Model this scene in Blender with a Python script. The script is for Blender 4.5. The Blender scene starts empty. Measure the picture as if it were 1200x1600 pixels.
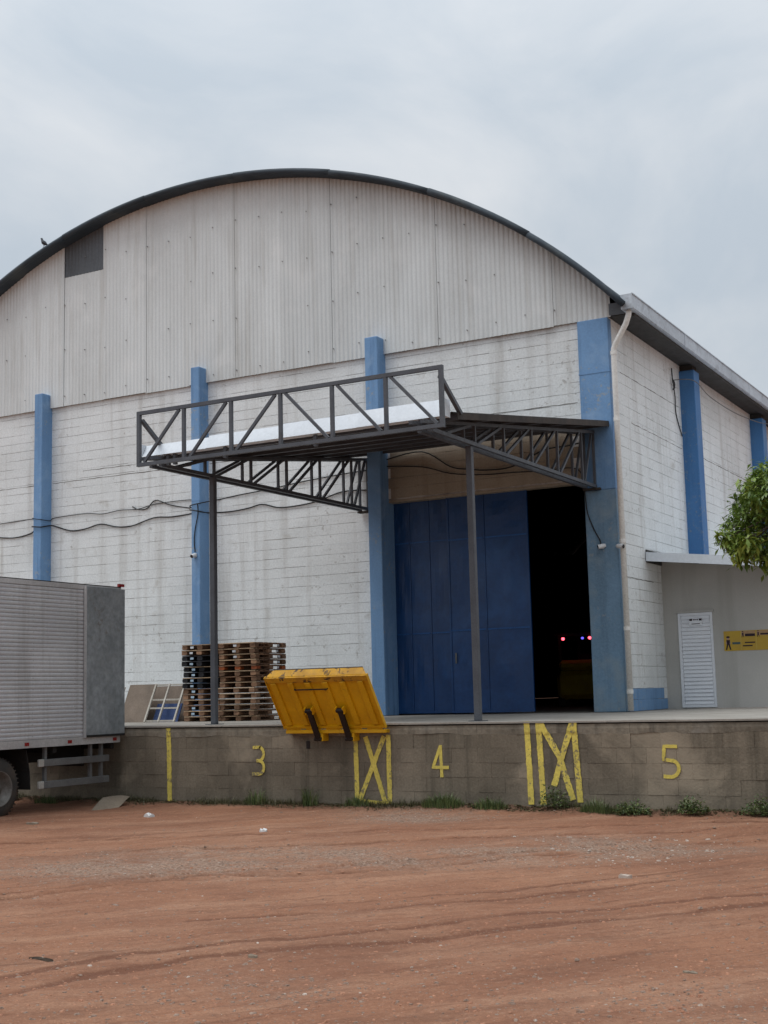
import bpy, bmesh, math, random
import numpy as np
from mathutils import Vector, Matrix

random.seed(7)
rng = np.random.default_rng(7)
scene = bpy.context.scene
COL = scene.collection

# ------------------------------------------------------------------ camera
F_PX, YAW, PITCH, ROLL = 2081.7, -0.503018, 0.1356202, -0.0243898
CAM = Vector((7.73384, -22.72051, 0.41451))
fwd = Vector((math.sin(YAW) * math.cos(PITCH), math.cos(YAW) * math.cos(PITCH), math.sin(PITCH)))
rgt0 = Vector((math.cos(YAW), -math.sin(YAW), 0))
up0 = rgt0.cross(fwd)
RGT = rgt0 * math.cos(ROLL) + up0 * math.sin(ROLL)
UPV = -rgt0 * math.sin(ROLL) + up0 * math.cos(ROLL)
cd = bpy.data.cameras.new('camera')
cam = bpy.data.objects.new('camera', cd)
COL.objects.link(cam)
m = Matrix((RGT, UPV, -fwd)).transposed().to_4x4()
m.translation = CAM
cam.matrix_world = m
cd.sensor_fit = 'VERTICAL'
cd.sensor_height = 24
cd.lens = 24 * F_PX / 1600
cd.clip_end = 2000
scene.camera = cam

# ------------------------------------------------------------------ sky, sun, exposure
SUN_EL, SUN_AZ = math.radians(66), math.radians(224)     # azimuth clockwise from +Y
world = bpy.data.worlds.new('World')
scene.world = world
world.use_nodes = True
wt = world.node_tree
wt.nodes.clear()
def wn(t): return wt.nodes.new(t)
w_out = wn('ShaderNodeOutputWorld'); w_bg = wn('ShaderNodeBackground')
w_sky = wn('ShaderNodeTexSky'); w_sky.sky_type = 'NISHITA'; w_sky.sun_disc = False
w_sky.sun_elevation = SUN_EL; w_sky.sun_rotation = SUN_AZ
w_tc = wn('ShaderNodeTexCoord')
w_map = wn('ShaderNodeMapping'); w_map.inputs['Scale'].default_value = (1.5, 1.5, 2.2)
w_map.inputs['Location'].default_value = (0.7, 2.1, 0.3)
w_n = wn('ShaderNodeTexNoise'); w_n.inputs['Scale'].default_value = 2.6; w_n.inputs['Detail'].default_value = 7
w_n.inputs['Roughness'].default_value = 0.54; w_n.inputs['Distortion'].default_value = 0.5
w_r = wn('ShaderNodeValToRGB')
w_r.color_ramp.elements[0].position = 0.36; w_r.color_ramp.elements[0].color = (0.555, 0.62, 0.685, 1)
w_r.color_ramp.elements[1].position = 0.66; w_r.color_ramp.elements[1].color = (0.755, 0.78, 0.805, 1)
w_sep = wn('ShaderNodeSeparateXYZ')
w_g = wn('ShaderNodeMapRange'); w_g.inputs['From Min'].default_value = 0.0; w_g.inputs['From Max'].default_value = 1.0
w_g.inputs['To Min'].default_value = 8.3; w_g.inputs['To Max'].default_value = 22.0      # overcast sky: zenith brighter than the horizon
w_mul = wn('ShaderNodeVectorMath'); w_mul.operation = 'SCALE'
w_mix = wn('ShaderNodeMix'); w_mix.data_type = 'RGBA'; w_mix.inputs['Factor'].default_value = 0.90
L = wt.links.new
L(w_tc.outputs['Generated'], w_map.inputs['Vector']); L(w_map.outputs[0], w_n.inputs['Vector'])
L(w_n.outputs['Fac'], w_r.inputs['Fac']); L(w_tc.outputs['Generated'], w_sep.inputs[0])
w_p = wn('ShaderNodeMath'); w_p.operation = 'POWER'; w_p.inputs[1].default_value = 2.4; w_p.use_clamp = True
L(w_sep.outputs['Z'], w_p.inputs[0]); L(w_p.outputs[0], w_g.inputs['Value']); L(w_r.outputs['Color'], w_mul.inputs[0]); L(w_g.outputs[0], w_mul.inputs['Scale'])
L(w_sky.outputs[0], w_mix.inputs['A']); L(w_mul.outputs[0], w_mix.inputs['B'])
L(w_mix.outputs['Result'], w_bg.inputs['Color']); L(w_bg.outputs[0], w_out.inputs['Surface'])
w_bg.inputs['Strength'].default_value = 0.1

sd = bpy.data.lights.new('sun', 'SUN'); sd.energy = 1.35; sd.angle = math.radians(30); sd.color = (1, 0.985, 0.965)
sun = bpy.data.objects.new('sun', sd); COL.objects.link(sun)
sv = Vector((math.sin(SUN_AZ) * math.cos(SUN_EL), math.cos(SUN_AZ) * math.cos(SUN_EL), math.sin(SUN_EL)))
sun.rotation_euler = sv.to_track_quat('Z', 'Y').to_euler()
sun.location = (0, -30, 40)
scene.view_settings.view_transform = 'Standard'
scene.view_settings.look = 'None'
scene.view_settings.exposure = 0.13
scene.view_settings.gamma = 1.0
scene.view_settings.use_curve_mapping = False

# ------------------------------------------------------------------ helpers
def at(u, v, ax, val):
    """point of the place seen at photo pixel (u, v) on the plane axis = val"""
    d = fwd + RGT * ((u - 600) / F_PX) - UPV * ((v - 800) / F_PX)
    i = 'XYZ'.index(ax)
    return CAM + d * ((val - CAM[i]) / d[i])

def proj(p):
    q = Vector(p) - CAM
    de = q.dot(fwd)
    return 600 + F_PX * q.dot(RGT) / de, 800 - F_PX * q.dot(UPV) / de, de

class MB:
    def __init__(s): s.v = []; s.f = []; s.mi = []
    def add(s, verts, faces, k=0):
        n = len(s.v); s.v += [tuple(p) for p in verts]
        for f in faces: s.f.append([i + n for i in f]); s.mi.append(k)
        return s
    def box(s, a, b, k=0):
        x0, y0, z0 = a; x1, y1, z1 = b
        return s.add([(x0,y0,z0),(x1,y0,z0),(x1,y1,z0),(x0,y1,z0),(x0,y0,z1),(x1,y0,z1),(x1,y1,z1),(x0,y1,z1)],
            [(0,3,2,1),(4,5,6,7),(0,1,5,4),(1,2,6,5),(2,3,7,6),(3,0,4,7)], k)
    def bar(s, p, q, w, h=None, ref=(0, 0, 1), k=0):
        p = Vector(p); q = Vector(q); h = h or w
        d = (q - p).normalized(); r = Vector(ref)
        if abs(d.dot(r)) > .98: r = Vector((0, 1, 0))
        a = d.cross(r).normalized() * (w / 2); b = a.cross(d).normalized() * (h / 2)
        vs = [p - a - b, p + a - b, p + a + b, p - a + b, q - a - b, q + a - b, q + a + b, q - a + b]
        return s.add(vs, [(0,1,2,3),(7,6,5,4),(0,4,5,1),(1,5,6,2),(2,6,7,3),(3,7,4,0)], k)
    def tube(s, pts, r, n=8, k=0, caps=True):
        pts = [Vector(p) for p in pts]; rings = []
        rr = r if isinstance(r, (list, tuple)) else [r] * len(pts)
        a = None
        for i, p in enumerate(pts):
            d = (pts[min(i + 1, len(pts) - 1)] - pts[max(i - 1, 0)]).normalized()
            if a is None:
                ref = Vector((0, 0, 1)) if abs(d.z) < .9 else Vector((1, 0, 0))
                a = d.cross(ref).normalized()
            else:
                a = (a - d * a.dot(d)).normalized()
            b = d.cross(a)
            rings.append([p + (a * math.cos(t) + b * math.sin(t)) * rr[i] for t in [2 * math.pi * j / n for j in range(n)]])
        vs = [q for ring in rings for q in ring]; fs = []
        for i in range(len(pts) - 1):
            for j in range(n):
                fs.append((i*n+j, i*n+(j+1)%n, (i+1)*n+(j+1)%n, (i+1)*n+j))
        if caps: fs += [tuple(reversed(range(n))), tuple((len(pts)-1)*n + j for j in range(n))]
        return s.add(vs, fs, k)
    def cyl(s, c, ax, r, h, n=16, k=0):
        c = Vector(c); d = Vector(ax).normalized() * (h / 2)
        return s.tube([c - d, c + d], r, n, k)
    def lathe(s, c, ax, prof, n=24, k=0):
        """profile: list of (distance along axis, radius)"""
        c = Vector(c); d = Vector(ax).normalized()
        ref = Vector((0, 0, 1)) if abs(d.z) < .9 else Vector((1, 0, 0))
        a = d.cross(ref).normalized(); b = d.cross(a)
        vs = []; fs = []
        for (t, r) in prof:
            for j in range(n):
                an = 2 * math.pi * j / n
                vs.append(c + d * t + (a * math.cos(an) + b * math.sin(an)) * r)
        for i in range(len(prof) - 1):
            for j in range(n): fs.append((i*n+j, i*n+(j+1)%n, (i+1)*n+(j+1)%n, (i+1)*n+j))
        return s.add(vs, fs, k)
    def quad(s, a, b, c, d, k=0): return s.add([a, b, c, d], [(0, 1, 2, 3)], k)
    def mesh(s, name, mats, off=(0, 0, 0), smooth=False):
        me = bpy.data.meshes.new(name)
        o = Vector(off)
        me.from_pydata([Vector(p) - o for p in s.v], [], s.f)
        for mt in (mats if isinstance(mats, (list, tuple)) else [mats]): me.materials.append(mt)
        if any(s.mi): me.polygons.foreach_set('material_index', s.mi)
        if smooth: me.polygons.foreach_set('use_smooth', [True] * len(me.polygons))
        me.update()
        return me
    def build(s, name, mats, parent=None, smooth=False, bevel=0):
        off = wloc(parent) if parent else Vector((0, 0, 0))
        me = s.mesh(name, mats, off, smooth)
        o = bpy.data.objects.new(name, me); COL.objects.link(o)
        if parent: o.parent = parent
        if bevel:
            bm = bmesh.new(); bm.from_mesh(me)
            bmesh.ops.bevel(bm, geom=list(bm.edges), offset=bevel, segments=1, affect='EDGES', clamp_overlap=True)
            bm.to_mesh(me); bm.free()
        return o

def wloc(o):
    l = Vector(o.location)
    while o.parent: o = o.parent; l += Vector(o.location)
    return l

def tag(o, label=None, cat=None, group=None, kind=None):
    if label: o['label'] = label
    if cat: o['category'] = cat
    if group: o['group'] = group
    if kind: o['kind'] = kind
    return o

def thing(name, label, cat, loc=(0, 0, 0), group=None):
    o = bpy.data.objects.new(name, None); COL.objects.link(o)
    o.location = loc; o.empty_display_size = .2
    return tag(o, label, cat, group)

def inst(name, me, loc, parent, rot=(0, 0, 0), scale=(1, 1, 1)):
    o = bpy.data.objects.new(name, me); COL.objects.link(o)
    o.location = Vector(loc) - (wloc(parent) if parent else Vector((0, 0, 0)))
    o.rotation_euler = rot; o.scale = scale
    if parent: o.parent = parent
    return o

# --- materials
def nodes(name):
    mt = bpy.data.materials.new(name); mt.use_nodes = True
    nt = mt.node_tree; nt.nodes.clear()
    out = nt.nodes.new('ShaderNodeOutputMaterial'); bs = nt.nodes.new('ShaderNodeBsdfPrincipled')
    nt.links.new(bs.outputs[0], out.inputs['Surface'])
    return mt, nt, bs, out

def mixc(nt, fac, a, b, mode='MIX'):
    x = nt.nodes.new('ShaderNodeMix'); x.data_type = 'RGBA'; x.blend_type = mode
    for sock, v in (('Factor', fac), ('A', a), ('B', b)):
        s = x.inputs[sock] if sock == 'Factor' else [i for i in x.inputs if i.name == sock and i.type == 'RGBA'][0]
        if hasattr(v, 'links'): nt.links.new(v, s)
        elif isinstance(v, (int, float)): s.default_value = v
        else: s.default_value = (*v, 1)
    return x.outputs['Result'] if False else [o for o in x.outputs if o.type == 'RGBA'][0]

def noise(nt, scale, stretch=(1, 1, 1), detail=4, rough=.55, dist=0, loc=(0, 0, 0), coord=None, rot=None):
    if coord is None:
        g = nt.nodes.new('ShaderNodeNewGeometry'); coord = g.outputs['Position']
    mp = nt.nodes.new('ShaderNodeMapping'); mp.inputs['Scale'].default_value = stretch; mp.inputs['Location'].default_value = loc
    if rot is not None:
        mp.vector_type = 'TEXTURE'; mp.inputs['Scale'].default_value = tuple(1 / v for v in stretch); mp.inputs['Rotation'].default_value = (0, 0, rot)
    n = nt.nodes.new('ShaderNodeTexNoise'); n.inputs['Scale'].default_value = scale
    n.inputs['Detail'].default_value = detail; n.inputs['Roughness'].default_value = rough; n.inputs['Distortion'].default_value = dist
    nt.links.new(coord, mp.inputs['Vector']); nt.links.new(mp.outputs[0], n.inputs['Vector'])
    return n.outputs['Fac']

def ramp(nt, fac, lo, hi, a=0., b=1.):
    r = nt.nodes.new('ShaderNodeMapRange'); r.clamp = True
    r.inputs['From Min'].default_value = lo; r.inputs['From Max'].default_value = hi
    r.inputs['To Min'].default_value = a; r.inputs['To Max'].default_value = b
    nt.links.new(fac, r.inputs['Value'])
    return r.outputs[0]

def mth(nt, op, a, b=None):
    n = nt.nodes.new('ShaderNodeMath'); n.operation = op; n.use_clamp = False
    for i, v in enumerate((a, b)):
        if v is None: continue
        if hasattr(v, 'links'): nt.links.new(v, n.inputs[i])
        else: n.inputs[i].default_value = v
    return n.outputs[0]

def bump(nt, bs, h, strength=.4, dist=.01):
    b = nt.nodes.new('ShaderNodeBump'); b.inputs['Strength'].default_value = strength; b.inputs['Distance'].default_value = dist
    nt.links.new(h, b.inputs['Height']); nt.links.new(b.outputs[0], bs.inputs['Normal'])

def surf(name, base, dark=None, scale=1.2, stretch=(1, 1, 1), lo=.35, hi=.7, rough=.8, metal=0., grain=40, gamt=.12,
         bst=.3, bdist=.006, streak=None, patch=None, chips=None, rnd=0., spec=.35, loc=(0, 0, 0)):
    """painted / weathered surface: base colour, broad noise towards dark, fine grain, optional vertical streaks,
    optional patches of another colour, optional random tone for each object"""
    mt, nt, bs, out = nodes(name)
    dark = dark or tuple(c * .72 for c in base)
    c = mixc(nt, ramp(nt, noise(nt, scale, stretch, 5, .6, .3, loc), lo, hi), base, dark)
    g = noise(nt, grain, (1, 1, 1), 3, .6)
    gg = ramp(nt, g, .3, .7, 1 - gamt, 1 + gamt)
    c = mixc(nt, 1.0, c, comb(nt, gg), 'MULTIPLY')
    if streak:
        col, amt, sc = streak
        s = noise(nt, sc, (3.0, 3.0, .16), 5, .62, .15, (3, 1, 2))
        c = mixc(nt, ramp(nt, s, .52, .75, 0, amt), c, col)
    if patch:
        col, amt, sc, plo, phi = patch
        s = noise(nt, sc, (1, 1, 1), 6, .62, .4, (9, 4, 7))
        c = mixc(nt, ramp(nt, s, plo, phi, 0, amt), c, col)
    if chips:
        col, amt, sc, plo, phi = chips
        s = mth(nt, 'MULTIPLY', noise(nt, sc, (1, 1, 1), 5, .7, .2, (5, 3, 1)), ramp(nt, noise(nt, 1.1, (1, 1, 1), 3, .5, 0, (2, 7, 4)), .40, .62, .80, 1.08))
        c = mixc(nt, ramp(nt, s, plo, phi, 0, amt), c, col)
    if rnd:
        oi = nt.nodes.new('ShaderNodeObjectInfo')
        c = mixc(nt, 1.0, c, comb(nt, ramp(nt, oi.outputs['Random'], 0, 1, 1 - rnd, 1 + rnd)), 'MULTIPLY')
    nt.links.new(c, bs.inputs['Base Color'])
    nt.links.new(ramp(nt, noise(nt, scale * 3, stretch, 4, .6), .3, .7, rough - .1, min(1, rough + .08)), bs.inputs['Roughness'])
    bs.inputs['Metallic'].default_value = metal
    bs.inputs['Specular IOR Level'].default_value = spec
    if bst:
        h = mth(nt, 'ADD', g, noise(nt, grain * .22, (1, 1, 1), 4, .6))
        bump(nt, bs, h, bst, bdist)
    return mt

def comb(nt, v):
    c = nt.nodes.new('ShaderNodeCombineColor')
    for i in range(3): nt.links.new(v, c.inputs[i])
    return c.outputs[0]

M = {}
M['white_wall'] = surf('white_wall_paint', (.73, .755, .755), (.61, .63, .625), .55, (1, 1, 1.6), .42, .75, .85, grain=26, gamt=.10, bst=.55, bdist=.008,
                       streak=((.30, .27, .23), .42, 1.3), chips=((.30, .28, .25), .6, 8, .62, .70), patch=((.36, .33, .28), .45, 2.3, .60, .75))
M['crack'] = surf('cracked_joint', (.14, .13, .115), None, 3, bst=.2, rough=.95)
M['vehicle_yellow'] = surf('vehicle_yellow', (.50, .36, .03), (.40, .28, .03), 2, bst=.03, rough=.5)
M['mortar'] = surf('painted_mortar', (.52, .51, .49), (.20, .19, .175), 1.9, (1, 1, 1), .4, .66, .9, grain=30, bst=.3)
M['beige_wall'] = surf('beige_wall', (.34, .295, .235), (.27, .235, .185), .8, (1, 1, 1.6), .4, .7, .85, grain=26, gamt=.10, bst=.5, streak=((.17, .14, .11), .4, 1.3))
M['blue'] = surf('blue_paint', (.17, .315, .53), (.135, .26, .455), .9, (1, 1, .5), .35, .7, .62, grain=30, gamt=.07, bst=.45, bdist=.006,
                 streak=((.07, .15, .29), .75, 1.9), chips=((.30, .33, .35), .75, 11, .60, .66), patch=((.25, .38, .56), .75, 1.9, .54, .72))
M['faded_blue'] = surf('faded_blue_paint', (.165, .275, .395), (.13, .22, .31), 1.3, (1, 1, .5), .35, .68, .7, grain=26, gamt=.1, bst=.6, bdist=.008,
                 streak=((.085, .14, .20), .6, 1.7), chips=((.26, .29, .31), .75, 11, .60, .66), patch=((.24, .31, .36), .6, 2.2, .52, .7))
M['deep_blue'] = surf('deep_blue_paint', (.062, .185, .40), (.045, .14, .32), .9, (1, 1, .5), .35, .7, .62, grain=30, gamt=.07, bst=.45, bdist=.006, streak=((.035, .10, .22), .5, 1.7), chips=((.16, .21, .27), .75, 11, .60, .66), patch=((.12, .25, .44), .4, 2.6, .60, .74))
M['gable'] = surf('gable_sheet_paint', (.65, .68, .68), (.54, .56, .555), .7, (1, 1, .35), .38, .72, .7, grain=30, gamt=.05, bst=.08,
                  streak=((.37, .355, .32), .55, 1.5), patch=((.72, .73, .72), .5, 1.1, .55, .75), rnd=.07)
M['grey_sheet'] = surf('grey_sheet', (.12, .135, .15), (.09, .10, .11), 1.4, (1, 1, .3), .4, .7, .6, grain=30, bst=.05, rnd=.04)
M['roof'] = surf('dark_roof_metal', (.040, .056, .072), (.026, .036, .046), .8, (1, .3, 1), .4, .7, .7, grain=20, bst=.12, patch=((.085, .10, .10), .6, 1.4, .52, .7))
M['soffit'] = surf('dark_soffit', (.05, .048, .045), None, 2, bst=.1)
M['gutter'] = surf('galvanised_gutter', (.52, .57, .62), (.40, .44, .48), 1.6, (1, .5, 1), .35, .7, .55, .25, grain=22, bst=.08, patch=((.17, .18, .19), .55, 3, .55, .72))
M['pipe'] = surf('cream_pvc', (.76, .75, .72), (.62, .60, .55), 2.5, (1, 1, .5), .4, .75, .5, grain=30, bst=.05)
M['steel'] = surf('dark_grey_steel', (.088, .095, .108), (.064, .068, .078), 3, (1, 1, 1), .4, .7, .55, .0, grain=40, bst=.08, patch=((.085, .065, .05), .5, 4, .62, .75))
M['rust_steel'] = surf('brown_steel_edge', (.055, .042, .034), (.03, .026, .024), 3, bst=.2, rough=.8)
M['canopy_under'] = surf('canopy_sheet', (.060, .060, .062), (.04, .04, .041), 2, bst=.1, rough=.8)
M['flashing'] = surf('white_flashing', (.70, .75, .80), (.60, .65, .70), 1.2, (1, 1, 1), .4, .75, .5, .0, grain=20, gamt=.05, bst=.05, patch=((.40, .42, .43), .5, 2, .58, .75))
M['door'] = surf('blue_door_paint', (.0055, .050, .175), (.0045, .038, .13), 1.0, (1, 1, .6), .35, .7, .42, .0, grain=14, gamt=.10, bst=.10, bdist=.01, spec=.5,
                 patch=((.014, .085, .26), .7, 1.0, .5, .7))
M['door_lit_edge'] = surf('lit_blue_edge', (.016, .095, .30), (.010, .07, .23), 3, rough=.4, bst=.05)  # brighter blue that paints light onto the edges of the door crossbars
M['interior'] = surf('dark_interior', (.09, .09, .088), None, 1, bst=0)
M['slab'] = surf('concrete_floor', (.34, .315, .28), (.24, .22, .19), 1.0, (1, 1, 1), .35, .7, .85, grain=22, bst=.3, patch=((.17, .15, .125), .6, 1.6, .55, .72))
M['cap'] = surf('concrete_cap', (.255, .225, .175), (.145, .127, .098), 2.2, (1, 1, 1), .35, .68, .92, grain=22, gamt=.15, bst=.7, bdist=.012,
                streak=((.07, .062, .05), .75, 1.8), patch=((.30, .285, .25), .5, 1.7, .55, .7))
M['dock_block'] = surf('dock_block', (.205, .174, .130), (.115, .097, .072), .8, (1, 1, 1), .36, .68, .93, grain=34, gamt=.16, bst=.6, bdist=.008,
                       streak=((.062, .054, .040), .8, 1.2), patch=((.32, .27, .20), .75, .75, .53, .66), rnd=.10)
M['dock_mortar'] = surf('dock_mortar', (.20, .168, .122), (.12, .10, .073), 1.6, bst=.4, rough=.95)
M['annex'] = surf('annex_plaster', (.47, .46, .435), (.40, .395, .372), .6, (1, 1, 1), .4, .7, .85, grain=40, gamt=.05, bst=.15, streak=((.28, .265, .235), .45, .9))
M['white_metal'] = surf('white_painted_metal', (.74, .77, .81), (.67, .70, .75), 2, bst=.03, rough=.5, gamt=.03)
M['alu'] = surf('aluminium_body', (.60, .61, .625), (.46, .47, .485), 1.1, (1, .5, 1), .35, .7, .50, .35, grain=24, gamt=.06, bst=.04,
                streak=((.22, .21, .20), .55, 1.5))
M['alu_trim'] = surf('aluminium_trim', (.50, .50, .50), (.36, .36, .36), 2, rough=.5, metal=.3, bst=.03)
M['galv'] = surf('galvanised_panel', (.28, .308, .322), (.20, .225, .237), 2.2, (1, 1, 1), .36, .66, .6, .25, grain=11, gamt=.20, bst=.05, patch=((.30, .315, .32), .5, 5, .52, .72), chips=((.14, .10, .07), .5, 9, .58, .70))
M['chassis'] = surf('chassis_black', (.018, .017, .016), None, 3, bst=.1, rough=.8)
M['guard'] = surf('guard_rail_grey', (.15, .155, .155), (.10, .10, .10), 2.4, rough=.6, metal=.1, bst=.06)
M['guard_end'] = surf('guard_rail_end', (.40, .39, .36), (.30, .29, .26), 4, bst=.06)
M['rubber'] = surf('tyre_rubber', (.040, .038, .035), (.075, .058, .045), 5, (1, 1, 1), .45, .75, .9, grain=60, bst=.3)
M['rim'] = surf('wheel_rim', (.20, .19, .175), (.09, .08, .07), 6, rough=.6, metal=.2, bst=.1)
M['red_mark'] = surf('red_reflector', (.26, .018, .016), None, 8, bst=0, rough=.3)
M['red_lens'] = M['red_mark']
M['yellow_paint'] = surf('yellow_wall_paint', (.70, .57, .12), (.54, .44, .10), 3.0, (1, 1, 1), .38, .68, .85, grain=30, gamt=.15, bst=.5, bdist=.006, chips=((.17, .145, .11), .85, 17, .585, .63), patch=((.20, .165, .10), .8, 9, .585, .66))
M['yellow_steel'] = surf('yellow_steel', (.70, .385, .006), (.58, .30, .006), 1.6, (1, 1, 1), .4, .7, .48, .0, grain=20, gamt=.06, bst=.06, patch=((.10, .055, .02), .75, 5, .64, .72))
M['yellow_dirty'] = surf('scuffed_yellow_steel', (.56, .29, .012), (.42, .21, .02), 3, (1, 1, 1), .4, .6, .6, grain=18, bst=.12, patch=((.035, .022, .016), .9, 7.5, .53, .59))
M['black_steel'] = surf('black_oily_steel', (.020, .014, .013), None, 6, bst=.15, rough=.55)
M['wood'] = surf('pallet_wood', (.27, .155, .092), (.12, .07, .045), 5, (1, 1, 3), .35, .7, .9, grain=50, gamt=.2, bst=.4, rnd=.35)
M['wood_light'] = surf('pallet_board_wood', (.50, .37, .24), (.27, .18, .11), 5, (1, 1, 3), .35, .7, .9, grain=50, gamt=.2, bst=.4, rnd=.35)
M['wood_dark'] = surf('blackened_wood', (.022, .022, .026), (.012, .012, .014), 5, rough=.8, bst=.3, rnd=.3)
M['wood_orange'] = surf('orange_painted_wood', (.36, .085, .018), (.22, .055, .02), 6, rough=.8, bst=.3, rnd=.2)
M['label'] = surf('label_gap_patch', (.62, .64, .66), (.45, .47, .50), 9, bst=0, rnd=.15)
M['label_blue'] = surf('blue_paper_label', (.42, .55, .66), (.33, .44, .55), 9, bst=0, rnd=.15)
M['plywood'] = surf('grey_brown_board', (.20, .155, .12), (.14, .11, .085), 2.5, bst=.15, rough=.85)
M['card'] = surf('cardboard', (.27, .22, .165), (.20, .16, .12), 3, bst=.1, rough=.9)
M['blue_panel'] = surf('faded_blue_panel', (.035, .065, .17), None, 3, bst=.05)
M['cream'] = surf('cream_painted_steel', (.50, .47, .42), (.36, .33, .28), 4, bst=.05)
M['cable'] = surf('black_cable', (.014, .014, .015), None, 3, bst=0, rough=.5)
M['cctv'] = surf('white_plastic', (.68, .69, .70), None, 5, bst=0, rough=.4)
M['glass_black'] = surf('black_glass', (.012, .012, .014), None, 5, bst=0, rough=.1, spec=.6)
M['screw'] = surf('screw_heads', (.27, .27, .27), None, 5, bst=0, rough=.6)
M['bird'] = surf('bird_feathers', (.055, .062, .072), (.035, .04, .046), 20, bst=.1)
M['stone'] = surf('pebble', (.30, .215, .165), (.19, .115, .08), 3, bst=.4, grain=50)
M['clod'] = surf('red_earth_clod', (.43, .215, .13), (.30, .14, .085), 2, bst=.5, grain=60, rough=.95)
M['stone_pale'] = surf('pale_rubble', (.50, .43, .37), (.30, .21, .16), 9, bst=.3, grain=50)
M['bark'] = surf('bark', (.10, .075, .055), (.05, .04, .03), 5, (1, 1, .3), bst=.8, bdist=.02)
M['plastic_white'] = surf('crumpled_plastic', (.66, .66, .65), (.5, .5, .49), 7, bst=.3, grain=30)
M['print_dark'] = surf('dark_print', (.035, .022, .030), None, 5, bst=0)
M['print_teal'] = surf('teal_print', (.07, .12, .13), None, 5, bst=0)
M['print_skin'] = surf('pink_print', (.42, .27, .22), None, 5, bst=0)
M['banner'] = surf('yellow_banner', (.50, .33, .035), (.42, .27, .05), 2, bst=0, gamt=.03, rough=.5)
M['banner_line'] = surf('banner_cell_line', (.58, .47, .12), None, 2, bst=0)
M['banner_head'] = surf('banner_heading', (.47, .30, .16), None, 2, bst=0)

def emit(name, col, st):
    mt, nt, bs, out = nodes(name)
    bs.inputs['Base Color'].default_value = (*col, 1); bs.inputs['Emission Color'].default_value = (*col, 1)
    bs.inputs['Emission Strength'].default_value = st
    return mt
M['red_lamp'] = emit('red_lamp', (1, .06, .09), 6); M['blue_lamp'] = emit('blue_lamp', (.10, .08, 1), 2.5)

def foliage(name, ca, cb, cc):
    mt, nt, bs, out = nodes(name)
    a = nt.nodes.new('ShaderNodeAttribute'); a.attribute_name = 'tone'
    r = nt.nodes.new('ShaderNodeValToRGB')
    r.color_ramp.elements[0].color = (*ca, 1); r.color_ramp.elements[1].color = (*cc, 1)
    e = r.color_ramp.elements.new(.55); e.color = (*cb, 1)
    nt.links.new(a.outputs['Fac'], r.inputs['Fac']); nt.links.new(r.outputs[0], bs.inputs['Base Color'])
    bs.inputs['Roughness'].default_value = .5
    tr = nt.nodes.new('ShaderNodeBsdfTranslucent'); nt.links.new(r.outputs[0], tr.inputs['Color'])
    mx = nt.nodes.new('ShaderNodeMixShader'); mx.inputs[0].default_value = .22
    nt.links.new(bs.outputs[0], mx.inputs[1]); nt.links.new(tr.outputs[0], mx.inputs[2])
    nt.links.new(mx.outputs[0], out.inputs['Surface'])
    return mt
M['leaf'] = foliage('mango_leaf', (.060, .115, .020), (.18, .27, .045), (.38, .44, .09))
M['weed'] = foliage('weed_leaf', (.050, .080, .028), (.105, .155, .052), (.20, .23, .085))
M['dry'] = foliage('dry_grass', (.05, .04, .022), (.085, .085, .035), (.17, .15, .075))

# ------------------------------------------------------------------ ground
def vnoise(x, y, seed):
    r = np.random.default_rng(seed).random((257, 257))
    xi = np.floor(x).astype(int); yi = np.floor(y).astype(int)
    fx = x - xi; fy = y - yi
    fx = fx * fx * (3 - 2 * fx); fy = fy * fy * (3 - 2 * fy)
    xi %= 256; yi %= 256
    return (r[yi, xi] * (1 - fx) + r[yi, xi + 1] * fx) * (1 - fy) + (r[yi + 1, xi] * (1 - fx) + r[yi + 1, xi + 1] * fx) * fy - .5
def fbm(x, y, sc, seed, octs=4):
    t = 0; a = 1
    for o in range(octs):
        t = t + a * vnoise(x * sc + 17.3 * o + 100, y * sc + 5.1 * o + 100, seed + o); sc *= 2.1; a *= .5
    return t
GZ = -1.19
TRACKS = [   # photo pixels along each wheel path, width, depth
    ([(-120, 1424), (0, 1409), (150, 1391), (300, 1371), (550, 1362), (800, 1338), (1000, 1322), (1250, 1308)], 0.070, 0.0425),
    ([(-120, 1424), (0, 1402), (150, 1384), (300, 1363), (550, 1350), (800, 1330), (1000, 1314), (1250, 1296)], 0.045, 0.0312),
    ([(-80, 1346), (0, 1340), (175, 1331), (260, 1327), (465, 1322), (700, 1310), (900, 1302), (1250, 1292)], 0.063, 0.0375),
    ([(-80, 1324), (0, 1318), (250, 1308), (450, 1303), (700, 1294), (1000, 1287), (1250, 1282)], 0.089, 0.0312),
    ([(-80, 1596), (0, 1560), (150, 1520), (300, 1496), (600, 1470), (775, 1452), (950, 1436), (1250, 1408)], 0.063, 0.0088),
    ([(-80, 1560), (0, 1530), (200, 1492), (600, 1452), (775, 1430), (950, 1416), (1250, 1395)], 0.048, 0.0060),
    ([(300, 1440), (600, 1418), (765, 1404), (950, 1385), (1250, 1352)], 0.048, 0.0097),
    ([(300, 1425), (600, 1404), (765, 1390), (950, 1370), (1250, 1338)], 0.040, 0.0075),
]
def seg_dist(px, py, pts):
    best = np.full(px.shape, 1e9)
    for (ax, ay), (bx, by) in zip(pts[:-1], pts[1:]):
        dx, dy = bx - ax, by - ay
        t = np.clip(((px - ax) * dx + (py - ay) * dy) / (dx * dx + dy * dy), 0, 1)
        best = np.minimum(best, np.hypot(px - ax - t * dx, py - ay - t * dy))
    return best
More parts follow.
